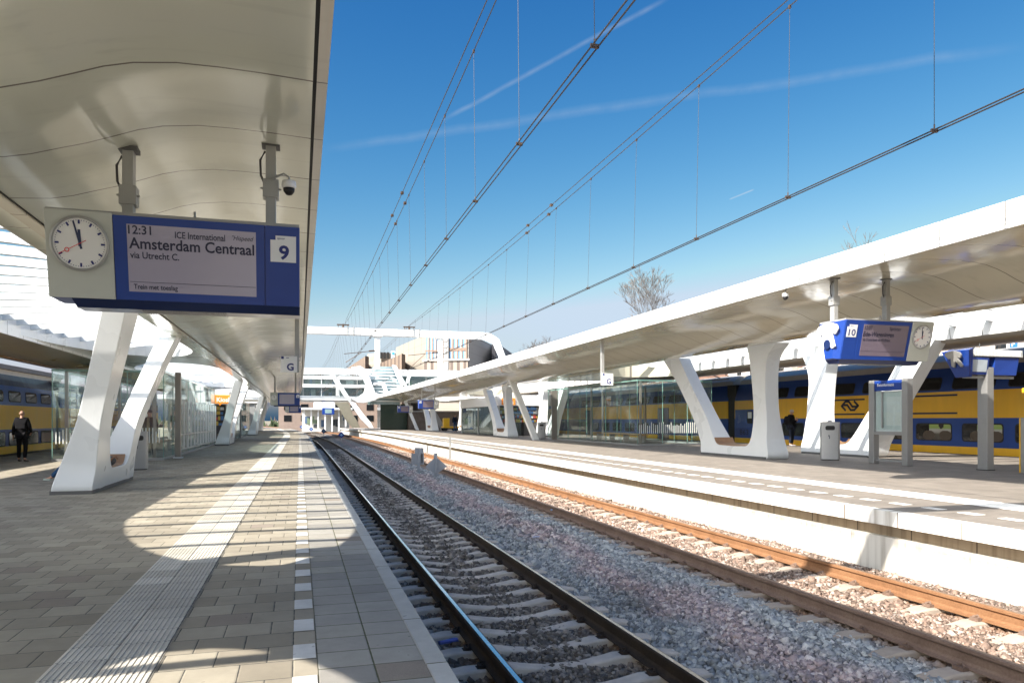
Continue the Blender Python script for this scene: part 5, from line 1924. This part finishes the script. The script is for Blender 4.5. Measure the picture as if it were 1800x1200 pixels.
for i, (px_, py_, y) in enumerate(((600, 764, 80), (569, 757.5, 103), (547, 754, 126), (530, 750, 150))):
    p = P(px_, py_, Y=y)
    r_ = empty('stop_marker', (p.x, p.y, -.9), ['nearest blue diamond stop marker between the curving tracks', 'second blue diamond stop marker farther along the curve', 'third blue diamond stop marker on the curve', 'farthest blue diamond stop marker on the curve'][i], 'stop marker', 'blue diamond stop markers')
    zc_ = p.z + .9
    MB().tube([(0, .02, 0), (0, .02, zc_)], .035, 6).build('post', M_grey, r_)
    s_ = .36
    pn = MB().prism([(-s_, zc_), (0, zc_ - s_), (s_, zc_), (0, zc_ + s_)], lambda a, b, w: (a, w, b), -.04, 0).build('diamond', M_blue, r_)
    MB().prism([(-s_ * .4, zc_), (0, zc_ - s_ * .4), (s_ * .4, zc_), (0, zc_ + s_ * .4)], lambda a, b, w: (a, w, b), -.05, -.042).build('inner_mark', plain('pale_blue_mark', (.25, .45, .7), .5), pn)
# a small mast at the right platform wall
ms = empty('mast', (7.75, 38.5, -.7), 'short grey measuring post standing at the right platform wall', 'post')
MB().box(-.05, .05, -.05, .05, 0, .6).box(-.05, .05, -.05, .05, .62, 1.25).build('shaft', M_grey, ms)

# scraps of litter on the ballast
for (px_, py_, z, col, lab, sz) in ((788, 1137, -.93, (.08, .12, .45), 'crumpled blue wrapper lying by the left rail', .07), (975, 900, -.70, (.25, .38, .6), 'pale blue scrap beside the dull brown rail', .07), (942, 949, -.75, (.5, .52, .7), 'white paper scrap on the ballast between the tracks', .05)):
    p = P(px_, py_, Z=z)
    r_ = MB()
    rnd = random.Random(px_)
    r_.loft([[(rnd.uniform(-.3, .3) * sz + (i - 2) * sz * .8, math.cos(a) * sz * .35, .02 + math.sin(a) * sz * .3 + rnd.uniform(0, .01)) for a in [2 * math.pi * q / 6 for q in range(6)]] for i in range(5)])
    o = r_.build('litter', plain('litter_%d' % px_, col, .5), smooth=True)
    o.location = (p.x, p.y, z + .04)
    o.rotation_euler = (0, 0, R(20))
    tag(o, lab, 'litter', 'scraps of litter on the ballast')


# ------------------------------------------------------------------ footbridge hall at the far end
def poly_y(mb, pts, y, depth):
    """outline at world distance y, built out to its own thickness"""
    w = [P(a, b, Y=y) for a, b in pts]
    return mb.prism([(p.x, p.z) for p in w], lambda u, v, k: (u, y + k, v), 0, depth)


FB = 94.0
hb_ = empty('footbridge', (4, FB, 4), 'white footbridge hall with two glazed storeys crossing the tracks at the far end', 'footbridge')
SHB = (4, FB, 4)
mb = MB()
mb.box(-16, 30, FB, FB + 9, 7.1, 7.95)
mb.build('roof_beam', M_white, hb_, shift=SHB, bevel=.05)
MB().box(-16, 30, FB - .3, FB + 9, 5.50, 5.9).build('middle_beam', M_white, hb_, shift=SHB, bevel=.04)
MB().box(-16, 30, FB - .5, FB + 9, 3.9, 4.45).build('floor_beam', M_white, hb_, shift=SHB, bevel=.05)
MB().box(-16, 30, FB + 3.5, FB + 4, 4.45, 7.1).build('inner_wall', plain('hall_interior', (.22, .24, .23), .8, var=.5, scale=.7), hb_, shift=SHB)
for z0, z1 in ((4.45, 5.5), (5.9, 7.1)):
    x = -15.0
    while x < 29:
        MB().box(x + .04, x + 2.16, FB + .30, FB + .33, z0, z1).build('pane', M_glass_b, hb_, shift=SHB)
        MB().box(x - .04, x + .04, FB + .2, FB + .35, z0, z1).build('mullion', M_white if int(x) % 3 else M_grey, hb_, shift=SHB)
        x += 2.2
mb = MB()
rnd = random.Random(11)
pm_ = [plain('hall_dark', (.05, .06, .07), .6), plain('hall_blue', (.08, .14, .25), .6), plain('hall_green', (.16, .22, .14), .7), plain('hall_pale', (.55, .55, .52), .6)]
for z0 in (4.45, 5.9):
    for k in range(46):
        x = rnd.uniform(-15, 29)
        w = rnd.uniform(.2, 1.0)
        mb.m = rnd.randrange(4)
        mb.box(x, x + w, FB + 2.2 + .005 * k, FB + 2.3 + .01 * k, z0, z0 + rnd.uniform(.4, 1.05))
mb.build('furnishings', pm_, hb_, shift=SHB)

SC = 91.0
sc = empty('sculptural_support', (8, SC, 0), 'white flowing branch shaped steel support where the right canopy meets the footbridge', 'support')
SHS = (8, SC, 0)
mb = MB()
poly_y(mb, [(578, 655), (586, 655), (601, 676), (614, 697), (628, 699), (640, 690), (644, 676), (638, 664), (625, 655), (618, 645), (634, 643), (645, 650), (652, 668), (660, 690), (672, 694), (692, 683), (712, 675), (712, 685), (690, 692), (660, 703), (640, 708), (628, 707), (617, 700), (608, 700)], SC, 1.1)
mb.build('main_branch', M_white, sc, shift=SHS, bevel=.06)
mb = MB()
poly_y(mb, [(690, 641), (697, 642), (707, 662), (716, 678), (708, 681), (700, 665)], SC, .9)
mb.build('dome_arch', M_white, sc, shift=SHS, bevel=.05)
mb = MB()
poly_y(mb, [(717, 661), (724, 656), (719, 672), (713, 675)], SC, .7)
mb.build('side_branch', M_white, sc, shift=SHS, bevel=.04)
mb = MB()
poly_y(mb, [(670, 673), (677, 673), (682, 688), (676, 690)], SC, .6)
poly_y(mb, [(656, 673), (676, 672), (677, 675), (657, 676)], SC + .05, .5)
mb.build('inner_branch', M_white, sc, shift=SHS)
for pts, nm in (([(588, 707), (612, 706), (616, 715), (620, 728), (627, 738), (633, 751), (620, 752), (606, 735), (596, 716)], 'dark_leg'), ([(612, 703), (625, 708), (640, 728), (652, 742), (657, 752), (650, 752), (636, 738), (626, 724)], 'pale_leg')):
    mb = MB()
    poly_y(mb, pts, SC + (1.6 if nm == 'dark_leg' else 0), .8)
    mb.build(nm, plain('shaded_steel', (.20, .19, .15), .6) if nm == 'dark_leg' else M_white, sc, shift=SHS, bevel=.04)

dm = empty('glass_dome', (10.5, FB - 1, 4), 'rounded glass hall roof with horizontal white bands beside the white branch support', 'glass hall')
SHG = (10.5, FB - 1, 4)
c0, c1 = P(645, 690, Y=FB - 1), P(704, 640, Y=FB - 1)
cxm, hw_ = (c0.x + c1.x) / 2, (c1.x - c0.x) / 2
rings = []
for k in range(13):
    z = 3.4 + (8.2 - 3.4) * k / 12
    f = math.sqrt(max(.02, 1 - ((z - 3.4) / (8.35 - 3.4)) ** 2.4))
    rings.append([(cxm + hw_ * (.55 + .5 * f) * math.cos(a), FB - 1 - 1.6 * f * math.sin(a), z) for a in [math.pi * q / 14 for q in range(15)]])
mb = MB().loft(rings, cap=False, closed=False)
mb.build('glass_shell', M_glass_b, dm, shift=SHG, smooth=True)
m_back = plain('hall_backing', (.30, .36, .38), .7, var=.4, scale=.8)
MB().loft([[(cxm + (x - cxm) * .9, FB - 1 + (y - FB + 1) * .6, z) for x, y, z in r] for r in rings], cap=False, closed=False).build('inner_lining', m_back, dm, shift=SHG, smooth=True)
mb = MB()
for k in range(1, 12):
    mb.tube([(x, y - .04, z) for x, y, z in rings[k]], .06 if k % 3 else .10, 5)
mb.build('bands', M_white, dm, shift=SHG)

# pale station pavilion across the tracks at the far left platform end
pv = empty('pavilion', (2, 128, 0), 'white station pavilion with slim columns beyond the bend of the tracks', 'building')
SHP = (2, 128, 0)
a = P(531, 747, Y=128)
b = P(616, 700, Y=128)
MB().box(a.x, b.x, 131, 136, -.6, 3.2).build('wall', plain('pale_render', (.62, .60, .56), .8, var=.1, scale=.8), pv, shift=SHP)
MB().box(a.x - .5, b.x + .3, 127.2, 136.5, 3.2, 3.55).box(a.x + 2, b.x - 2.5, 130, 136, 3.55, 5.2).build('roof', M_white, pv, shift=SHP)
for k in range(7):
    x = a.x + (b.x - a.x) * (k + .3) / 7
    MB().box(x - .12, x + .12, 127.8, 128.1, -.5, 3.2).build('column', M_signwhite, pv, shift=SHP)
mb = MB()
rnd = random.Random(4)
for k in range(11):
    x = a.x + rnd.uniform(.3, b.x - a.x - 1)
    z = rnd.uniform(0, 1.6)
    mb.m = rnd.randrange(4)
    MB().box(x, x + rnd.uniform(.3, 1.0), 130.9 - .004 * k, 131, z, z + rnd.uniform(.5, 1.4)).build('opening', pm_[k % 4], pv, shift=SHP)
c = P(577, 724, Y=126)
dbx = empty('departures_board', (c.x, 126, c.z - .4), 'tiny blue departures board in front of the white pavilion', 'departures board', 'hanging departures boards')
MB().box(-1.0, 1.0, -.25, .25, 0, 1.1).build('housing', M_blue, dbx, bevel=.03)
MB().box(-.55, .55, -.27, -.25, .2, .9).build('screen', plain('greenish_screen', (.25, .36, .38), .2), dbx)
MB().box(-.06, .06, -.06, .06, 1.1, 3.2 - c.z + .4).build('hanger_post', M_grey, dbx)
# brick house seen under the footbridge
bh = empty('house', (8, 150, 0), 'pale brick building glimpsed under the footbridge', 'building', 'buildings round the station')
m_brick = plain('pale_brick', (.28, .215, .18), .85, var=.2, scale=2)
MB().box(-4, 26, 150, 160, -1.2, 6.3).build('wall', m_brick, bh, shift=(8, 150, 0))
mb = MB()
for k in range(9):
    for z in (1.2, 3.4):
        mb.box(-3 + k * 3.2, -1.6 + k * 3.2, 149.93, 150.0, z, z + 1.2)
mb.build('window', M_glassdark, bh, shift=(8, 150, 0))
# stack of brown crates / brick base under the right canopy, far
bk = empty('brick_shelter', (15.4, 96, ZR), 'brownish brick stair enclosure under the far end of the right canopy', 'building')
m_bst = tile_mat('stair_brick', .8, .3, 0, 0, [(.14, .11, .09), (.20, .16, .13), (.25, .21, .17)], jcol=(.10, .09, .08))
MB().box(-1.6, 5.8, 0, 6, 0, 2.35).build('wall', plain('brown_brick', (.18, .145, .12), .9, var=.5, scale=2.4), bk)
MB().box(-1.8, 6.0, -.2, 6.2, 2.35, 2.5).build('coping', M_grey, bk)
MB().hexa([(2.6, -.25, 0), (3.4, -.25, 0), (3.4, -.1, 0), (2.6, -.1, 0)], [(1.0, -.25, 3.2), (1.5, -.25, 3.2), (1.5, -.1, 3.2), (1.0, -.1, 3.2)]).build('handrail', M_steel, bk)
MB().box(-5.2, -1.7, 1, 5, 0, 3.4).build('lift_shaft', plain('dark_green_glass', (.05, .08, .06), .15, coat=.5), bk)

# yellow platform truck far along
ytk = empty('luggage_truck', (16.6, 84, ZR), 'small yellow service truck parked on the right platform in the distance', 'service truck')
MB().box(-.6, 1.2, -.8, .8, .35, .55).build('bed', M_yellow, ytk, bevel=.03)
MB().box(-.6, .1, -.8, -.1, .55, 1.5).build('cab', M_yellow, ytk, bevel=.05)
for x in (-.35, .9):
    for y_ in (-.7, .7):
        MB().lathe([(.24, -.08), (.24, .08)], n=14, fn=lambda a_, b_, c_, x=x, y_=y_: (x + a_, y_ + c_, .24 + b_)).build('wheel', M_black, ytk)

# ------------------------------------------------------------------ office blocks behind
def ribbed(name, c1, c2, step, jit=.3):
    m = bpy.data.materials.new(name)
    t = NT(m)
    o = t.xyz()
    v = t.math('FRACT', t.math('DIVIDE', t.math('ADD', o[0], t.math('MULTIPLY', o[1], .37)), step))
    c = t.mix(t.math('GREATER_THAN', v, .55), c1, c2)
    k = t.math('ADD', .85, t.math('MULTIPLY', t.noise(.35, 4), .3))
    t.bsdf(t.mix(1.0, c, t.comb(k, k, k), 'MULTIPLY'), .75)
    return m


m_tan = panel_mat('tan_cladding', (.285, .255, .215), 1.8, 0, rough=.75, seam=.10, seamcol=(.245, .215, .18), axis=2, coat=0)
m_grc = panel_mat('grey_cladding', (.44, .42, .39), 1.8, 0, rough=.75, seam=.10, seamcol=(.36, .34, .32), axis=2, coat=0)
m_bri = ribbed('ribbed_brown', (.22, .165, .125), (.13, .095, .075), 1.2)
m_gri = ribbed('ribbed_grey', (.33, .34, .36), (.12, .125, .14), 1.1)


def prism_plan(mb, pts, z0, z1):
    return mb.prism(pts, lambda a, b, w: (a, b, w), z0, z1)


def xy(px_, d):
    p = P(px_, D=d)
    return (p.x, p.y)


of = empty('office_building', (20, 150, 0), 'tan office building with blue window strips rising behind the portal', 'office building', 'buildings round the station')
SHO = (20, 150, 0)
zt_ = 1.45 + (738 - 588) * 140 / F
corner = [xy(696, 165), xy(748, 140), xy(823, 138), xy(866, 160), xy(820, 185), xy(730, 190)]
mb = MB()
prism_plan(mb, corner, -1.5, zt_)
mb.build('wall', m_tan, of, shift=SHO)
# darker right flank, proud of the wall
r0, r1 = Vector((*xy(823, 138), 0)), Vector((*xy(866, 160), 0))
nrm = Vector(((r1 - r0).y, -(r1 - r0).x, 0)).normalized() * .06
MB().hexa([r0 + Vector((0, 0, -1)), r1 + Vector((0, 0, -1)), r1 + nrm + Vector((0, 0, -1)), r0 + nrm + Vector((0, 0, -1))], [r0 + Vector((0, 0, zt_ - .3)), r1 + Vector((0, 0, zt_ - .3)), r1 + nrm + Vector((0, 0, zt_ - .3)), r0 + nrm + Vector((0, 0, zt_ - .3))]).build('flank_panel', m_grc, of, shift=SHO)
f0, f1 = Vector((*xy(748, 140), 0)), Vector((*xy(823, 138), 0))
fd = (f1 - f0).normalized()
fn_ = Vector((fd.y, -fd.x, 0))
Lf = (f1 - f0).length
zb_ = 1.45 + (738 - 632) * 139 / F
mw = [plain('sky_blue_glass', (.10, .24, .42), .12, coat=.5), plain('white_blind', (.46, .47, .48), .6), plain('brown_mullion', (.22, .15, .11), .7), plain('pale_mullion', (.33, .30, .265), .7)]


def facade_rect(u0, u1, z0, z1, mat, nm, off=.1):
    a = f0 + fd * (u0 * Lf) + fn_ * off
    b = f0 + fd * (u1 * Lf) + fn_ * off
    q = fn_ * .12
    up0, up1 = Vector((0, 0, z0)), Vector((0, 0, z1))
    return MB().hexa([a - q + up0, b - q + up0, b + up0, a + up0], [a - q + up1, b - q + up1, b + up1, a + up1]).build(nm, mat, of, shift=SHO)


us = [(.02, 4, .082), (.56, 4, .105)]
for u0, n, st in us:
    for k in range(n + (1 if u0 < .1 else 0)):
        a_ = u0 + k * st
        if a_ + st > 1:
            break
        facade_rect(a_, a_ + st * .42, zb_ + .2, zt_ - .15, mw[0], 'window', .10)
        facade_rect(a_ + st * .42, a_ + st * .72, zb_ + .2, zt_ - .15, mw[1] if k % 3 else mw[3], 'blind', .12)
        facade_rect(a_ + st * .72, a_ + st, zb_ + .1, zt_ - .1, mw[2], 'mullion', .18)
facade_rect(.0, .46, zb_ + 1.6, zb_ + 1.9, mw[2], 'floor_band', .14)
facade_rect(.56, .97, zb_ + 1.6, zb_ + 2.2, mw[2], 'floor_band', .2)
facade_rect(.45, .56, zb_ - 2, zt_ + .2, plain('stair_grey', (.30, .295, .29), .8), 'stair_tower', .5)
for k in range(4):
    facade_rect(.455, .53, zb_ + k * 1.15, zb_ + .28 + k * 1.15, mw[1], 'stair_flight', .62)
facade_rect(-.02, 1.0, zb_ - 6, zb_, ribbed('striped_plinth', (.34, .28, .235), (.13, .10, .085), .9), 'striped_base', .3)
facade_rect(-.05, 1.05, zb_ - .25, zb_ + .1, m_grc, 'ledge', .6)

o2 = empty('office_building', (10, 150, 0), 'low brown ribbed office wing with a stepped roof left of the tan building', 'office building', 'buildings round the station')
SHO2 = (10, 150, 0)
for (p0, d0, p1, d1, ytop, nm) in ((606, 190, 642, 150, 626, 'far_wing'), (655, 170, 706, 138, 622, 'near_wing')):
    za_ = 1.45 + (738 - ytop) * d1 / F
    MB().prism([xy(p0, d0), xy(p1, d1), xy(p1 + 6, d1 + 3), xy(p1 + 4, d0 + 15), xy(p0, d0 + 15)], lambda a, b, w: (a, b, w), -1.5, za_).build(nm, m_bri, o2, shift=SHO2)
    MB().prism([xy(p1, d1 - .2), xy(p1 + 6.5, d1 + 2.7), xy(p1 + 6.5, d1 + 3.2), xy(p1, d1 + .3)], lambda a, b, w: (a, b, w), -1.5, za_ + .1).build('end_wall', plain('dark_brown_end', (.12, .085, .065), .8), o2, shift=SHO2)
za_ = 1.45 + (738 - 617) * 165 / F
MB().prism([xy(646, 172), xy(670, 168), xy(700, 172), xy(690, 190), xy(650, 190)], lambda a, b, w: (a, b, w), -1.5, za_).build('rear_block', m_tan, o2, shift=SHO2)
mb = MB()
for k in range(3):
    a = P(668 + k * 6, 630, D=167.2)
    b = P(672 + k * 6, 619, D=167.2)
    mb.box(a.x, b.x, a.y - .3, a.y + .1, a.z, b.z)
mb.build('dark_slot', M_dark, o2, shift=SHO2)
# advertising roundel column on the roof
a = P(691, 625, D=158)
ad = empty('roof_sign', (a.x, a.y, a.z - 2), 'small upright white sign with two blue discs on the office roof', 'sign')
MB().box(-.42, .42, -.2, .2, 0, 3.0).build('panel', M_signwhite, ad)
for z, c_ in ((1.4, 0), (2.45, 1)):
    mb = MB().lathe([(.32, .2), (.32, .25), (0, .25)], n=14, fn=lambda x, y, w, z=z: (x, -w, z + y))
    mb.build('disc', plain('cyan_disc', (.08, .36, .55), .5), ad)

o3 = empty('office_building', (40, 160, 0), 'grey ribbed office wing sloping away right of the tan building', 'office building', 'buildings round the station')
za_ = 1.45 + (738 - 601) * 150 / F
MB().prism([xy(866, 150), xy(872, 150), xy(930, 215), xy(915, 230), xy(866, 170)], lambda a, b, w: (a, b, w), -1.5, za_).build('wall', m_gri, o3, shift=(40, 160, 0))
MB().prism([xy(864.5, 149.5), xy(871, 149.7), xy(871, 150.2), xy(864.5, 150)], lambda a, b, w: (a, b, w), -1.5, za_ - .2).build('end_wall', plain('dark_end', (.06, .06, .07), .8), o3, shift=(40, 160, 0))

# ------------------------------------------------------------------ embankment and buildings behind the right train
mb = MB()
prof = [(27.2, -1.6), (30, -1.0), (34, 1.8), (40, 4.4), (48, 5.6), (75, 7.5), (160, 9), (420, 14)]
rows = []
for y in ylist(-30, 420, 6):
    rows.append([(x + math.sin(y * .13) * .4, y, z + (math.sin(x * .7 + y * .31) + math.sin(y * .17)) * .14) for x, z in prof])
mb.loft(rows, cap=False, closed=False)
m_scr = bpy.data.materials.new('dry_scrub_slope')
t = NT(m_scr)
f = t.noise(1.6, 8, rough=.75)
t.bsdf(t.ramp(f, [(.25, (.06, .05, .03)), (.45, (.17, .13, .085)), (.6, (.27, .215, .15)), (.8, (.16, .17, .07))]), .95, bump=t.noise(5, 6), bstr=1, bdist=.2)
struct('embankment', mb, m_scr, smooth=True)
# scrub: a mass of bare twigs and dry stems
rnd = random.Random(21)
mb = MB()
for k in range(2600):
    y = rnd.uniform(2, 130)
    x = rnd.uniform(30.5, 42)
    z = np.interp(x, [p[0] for p in prof], [p[1] for p in prof])
    h = rnd.uniform(.4, 1.9)
    a, b = rnd.uniform(-.5, .5), rnd.uniform(-.5, .5)
    w = rnd.uniform(.02, .05)
    mb.m = rnd.randrange(3)
    for q in range(3):
        dx, dy = a + rnd.uniform(-.5, .5), b + rnd.uniform(-.5, .5)
        mb.add([(x - w, y, z - .1), (x + w, y, z - .1), (x + dx * h, y + dy * h, z + h)], [(0, 1, 2)])
        mb.add([(x, y - w, z - .1), (x, y + w, z - .1), (x + dx * h, y + dy * h, z + h)], [(0, 1, 2)])
o = mb.build('scrub', [plain('twig_brown', (.16, .11, .075), .9), plain('twig_tan', (.30, .23, .15), .9), plain('twig_rose', (.24, .16, .14), .9)])
tag(o, 'bare brown scrub covering the slope behind the right train', 'scrub', kind='stuff')

m_hw = [plain('house_brick_%d' % i, c, .85, var=.15, scale=1.5) for i, c in enumerate(((.40, .24, .18), (.50, .42, .36), (.46, .30, .24), (.55, .50, .45)))]
m_tile = plain('orange_roof_tiles', (.42, .15, .075), .85, var=.25, scale=2)
m_gtile = plain('grey_roof_tiles', (.20, .18, .17), .85, var=.2, scale=2)
hl = ['brick house with an orange roof on the slope, nearest the blue parking sign', 'pale rendered house on the slope behind the train', 'red brick house on the slope farther along', 'pale house on the slope seen above the train roof', 'brown brick house farthest along the slope', 'low brick house on the slope seen past the far column']
for i, (y, w, h) in enumerate(((22, 15, 2.0), (39, 9, 2.6), (52, 10, 2.2), (66, 11, 3.2), (84, 12, 3.4), (104, 13, 4))):
    z0 = 4.6
    x0 = 44 + (i % 2) * 2
    r_ = empty('house', (x0, y, z0), hl[i], 'house', 'houses on the slope')
    MB().box(0, 9, -w / 2, w / 2, -2, h).build('wall', m_hw[i % 4], r_)
    MB().prism([(-.5, h - .1), (4.5, h + (1.2 if i == 0 else 2.4)), (9.5, h - .1), (9.5, h), (4.5, h + (1.5 if i == 0 else 2.8)), (-.5, h + .1)], lambda a, b, c: (a, c, b), -w / 2 - .4, w / 2 + .4).build('roof', m_tile if i % 3 == 0 else m_gtile, r_)
    k = 0
    yy = -w / 2 + 1
    while yy < w / 2 - 1.2:
        f_ = MB().box(-.05, .02, yy, yy + 1.0, h - 1.7, h - .5).build('window', M_signwhite, r_)
        MB().box(-.07, -.04, yy + .08, yy + .92, h - 1.62, h - .58).build('pane', M_glassdark, f_)
        yy += 2.4
# parking sign
p = P(1783, 604, X=36)
pk = empty('parking_sign', (p.x, p.y, 2.0), 'small blue square parking sign with a white P above the right train', 'sign')
zc_ = p.z - 2.0
MB().box(-.03, .03, -.03, .03, 0, zc_ + .2).build('post', M_grey, pk)
pn = MB().box(-.06, -.03, -.22, .22, zc_ - .22, zc_ + .22).build('panel', plain('parking_blue', (.03, .14, .45), .4), pk, bevel=.01)
mb = MB()
put_text(mb, 'P', lambda u, v, w: (-.064, .1 - u, zc_ - .13 + v), 0, 0, 0, .36, .2, .02)
mb.build('letter', M_signwhite, pn)


# ------------------------------------------------------------------ bare trees
def bare_tree(loc, H, spread, label, seed, depth=7, fork=2.4, tone=0):
    rnd = random.Random(seed)
    root = empty('bare_tree', loc, label, 'tree', 'leafless trees behind the right platform')
    tr, cr = MB(), MB()

    def grow(p, d, L, r, lev):
        n = 3
        pts, rs = [p], [r]
        q = p
        dd = d
        for i in range(n):
            dd = (dd + Vector((rnd.uniform(-.16, .16), rnd.uniform(-.16, .16), rnd.uniform(-.02, .10)))).normalized()
            q = q + dd * L / n
            pts.append(q)
            rs.append(r * (1 - .42 * (i + 1) / n))
        (tr if lev < 2 else cr).tube(pts, rs, 6 if lev < 2 else (4 if lev < 4 else 3), cap=False)
        if lev >= depth:
            return
        m = 2 if rnd.random() < .55 else 3
        for i in range(m):
            az = rnd.uniform(0, 2 * math.pi)
            k = rnd.uniform(.35, .8) * spread
            side = Vector((math.cos(az), math.sin(az), rnd.uniform(-.1, .25)))
            nd = (dd + side * k).normalized()
            grow(q, nd, L * rnd.uniform(.62, .82), max(.0012 * H, rs[-1] * rnd.uniform(.6, .8)), lev + 1)
        if lev >= 1:
            s_ = pts[2]
            az = rnd.uniform(0, 2 * math.pi)
            nd = (dd + Vector((math.cos(az), math.sin(az), .1)) * spread * .9).normalized()
            grow(s_, nd, L * .55, rs[2] * .5, lev + 2)
    grow(Vector((0, 0, 0)), Vector((0, 0, 1)), H * .26, H * .016, 0)
    top = max(v[2] for v in tr.v + cr.v)
    kk = H / top
    tr.v = [(a * kk, b * kk, c * kk) for a, b, c in tr.v]
    cr.v = [(a * kk, b * kk, c * kk) for a, b, c in cr.v]
    bark = plain('tree_bark_%d' % tone, ((.16, .12, .08), (.12, .10, .09), (.13, .11, .09))[tone], .9, var=.25, scale=3)
    tr.build('trunk', bark, root, smooth=True)
    cr.build('crown', plain('twig_bark_%d' % tone, ((.15, .115, .085), (.12, .10, .09), (.13, .122, .115))[tone], .9), root)
    return root


p = P(1178, 560, D=85)
bare_tree((p.x, p.y, 4.5), 1.45 + (738 - 458) * 85 / F - 4.5, .85, 'wide leafless tree rising above the middle of the right canopy', 12, depth=7, tone=2)
p = P(1566, 500, D=75)
bare_tree((p.x, p.y, 5.5), 1.45 + (738 - 366) * 75 / F - 5.5, .55, 'slim leafless tree poking above the right canopy near the departures board', 5, depth=6, tone=1)
for i, (px_, py_, d) in enumerate(((925, 598, 170), (944, 600, 180), (990, 588, 190))):
    p = P(px_, py_, D=d)
    bare_tree((p.x, p.y, 5), max(6, p.z - 5), .9, ['rounded leafless tree top right of the grey office wing', 'second leafless tree top just right of the first', 'leafless tree top farthest right along the canopy edge'][i], 30 + i, depth=6, tone=1)

# distant tree line closing the view
rnd = random.Random(8)
mb = MB()
for k in range(900):
    x = rnd.uniform(-420, 120)
    y = 330 + rnd.uniform(0, 60)
    h = rnd.uniform(2, 7)
    w = rnd.uniform(1, 3)
    mb.m = rnd.randrange(2)
    for q in range(5):
        a = rnd.uniform(-w, w)
        mb.add([(x + a - .7, y, -1.6), (x + a + .7, y, -1.6), (x + a + rnd.uniform(-1, 1), y, -1.6 + h * rnd.uniform(.5, 1))], [(0, 1, 2)])
o = mb.build('distant_wood', [plain('wood_green', (.07, .10, .05), .9), plain('wood_brown', (.16, .12, .10), .9)])
tag(o, 'distant low woodland behind the bend of the tracks', 'wood', kind='stuff')
# buildings on the left beyond the train
lb = empty('house', (-30, 60, -1.6), 'white building beyond the left train, glimpsed under the rear canopy', 'building', 'buildings round the station')
MB().box(-10, 5, -14, 30, 0, 7.5).build('wall', m_hw[3], lb)
MB().box(-10.5, 5.4, -14.4, 30.4, 7.5, 7.9).build('roof', m_gtile, lb)
for k in range(12):
    MB().box(5.0, 5.06, -12 + k * 3.4, -10.2 + k * 3.4, 4.6, 6.2).build('window', M_glassdark, lb)
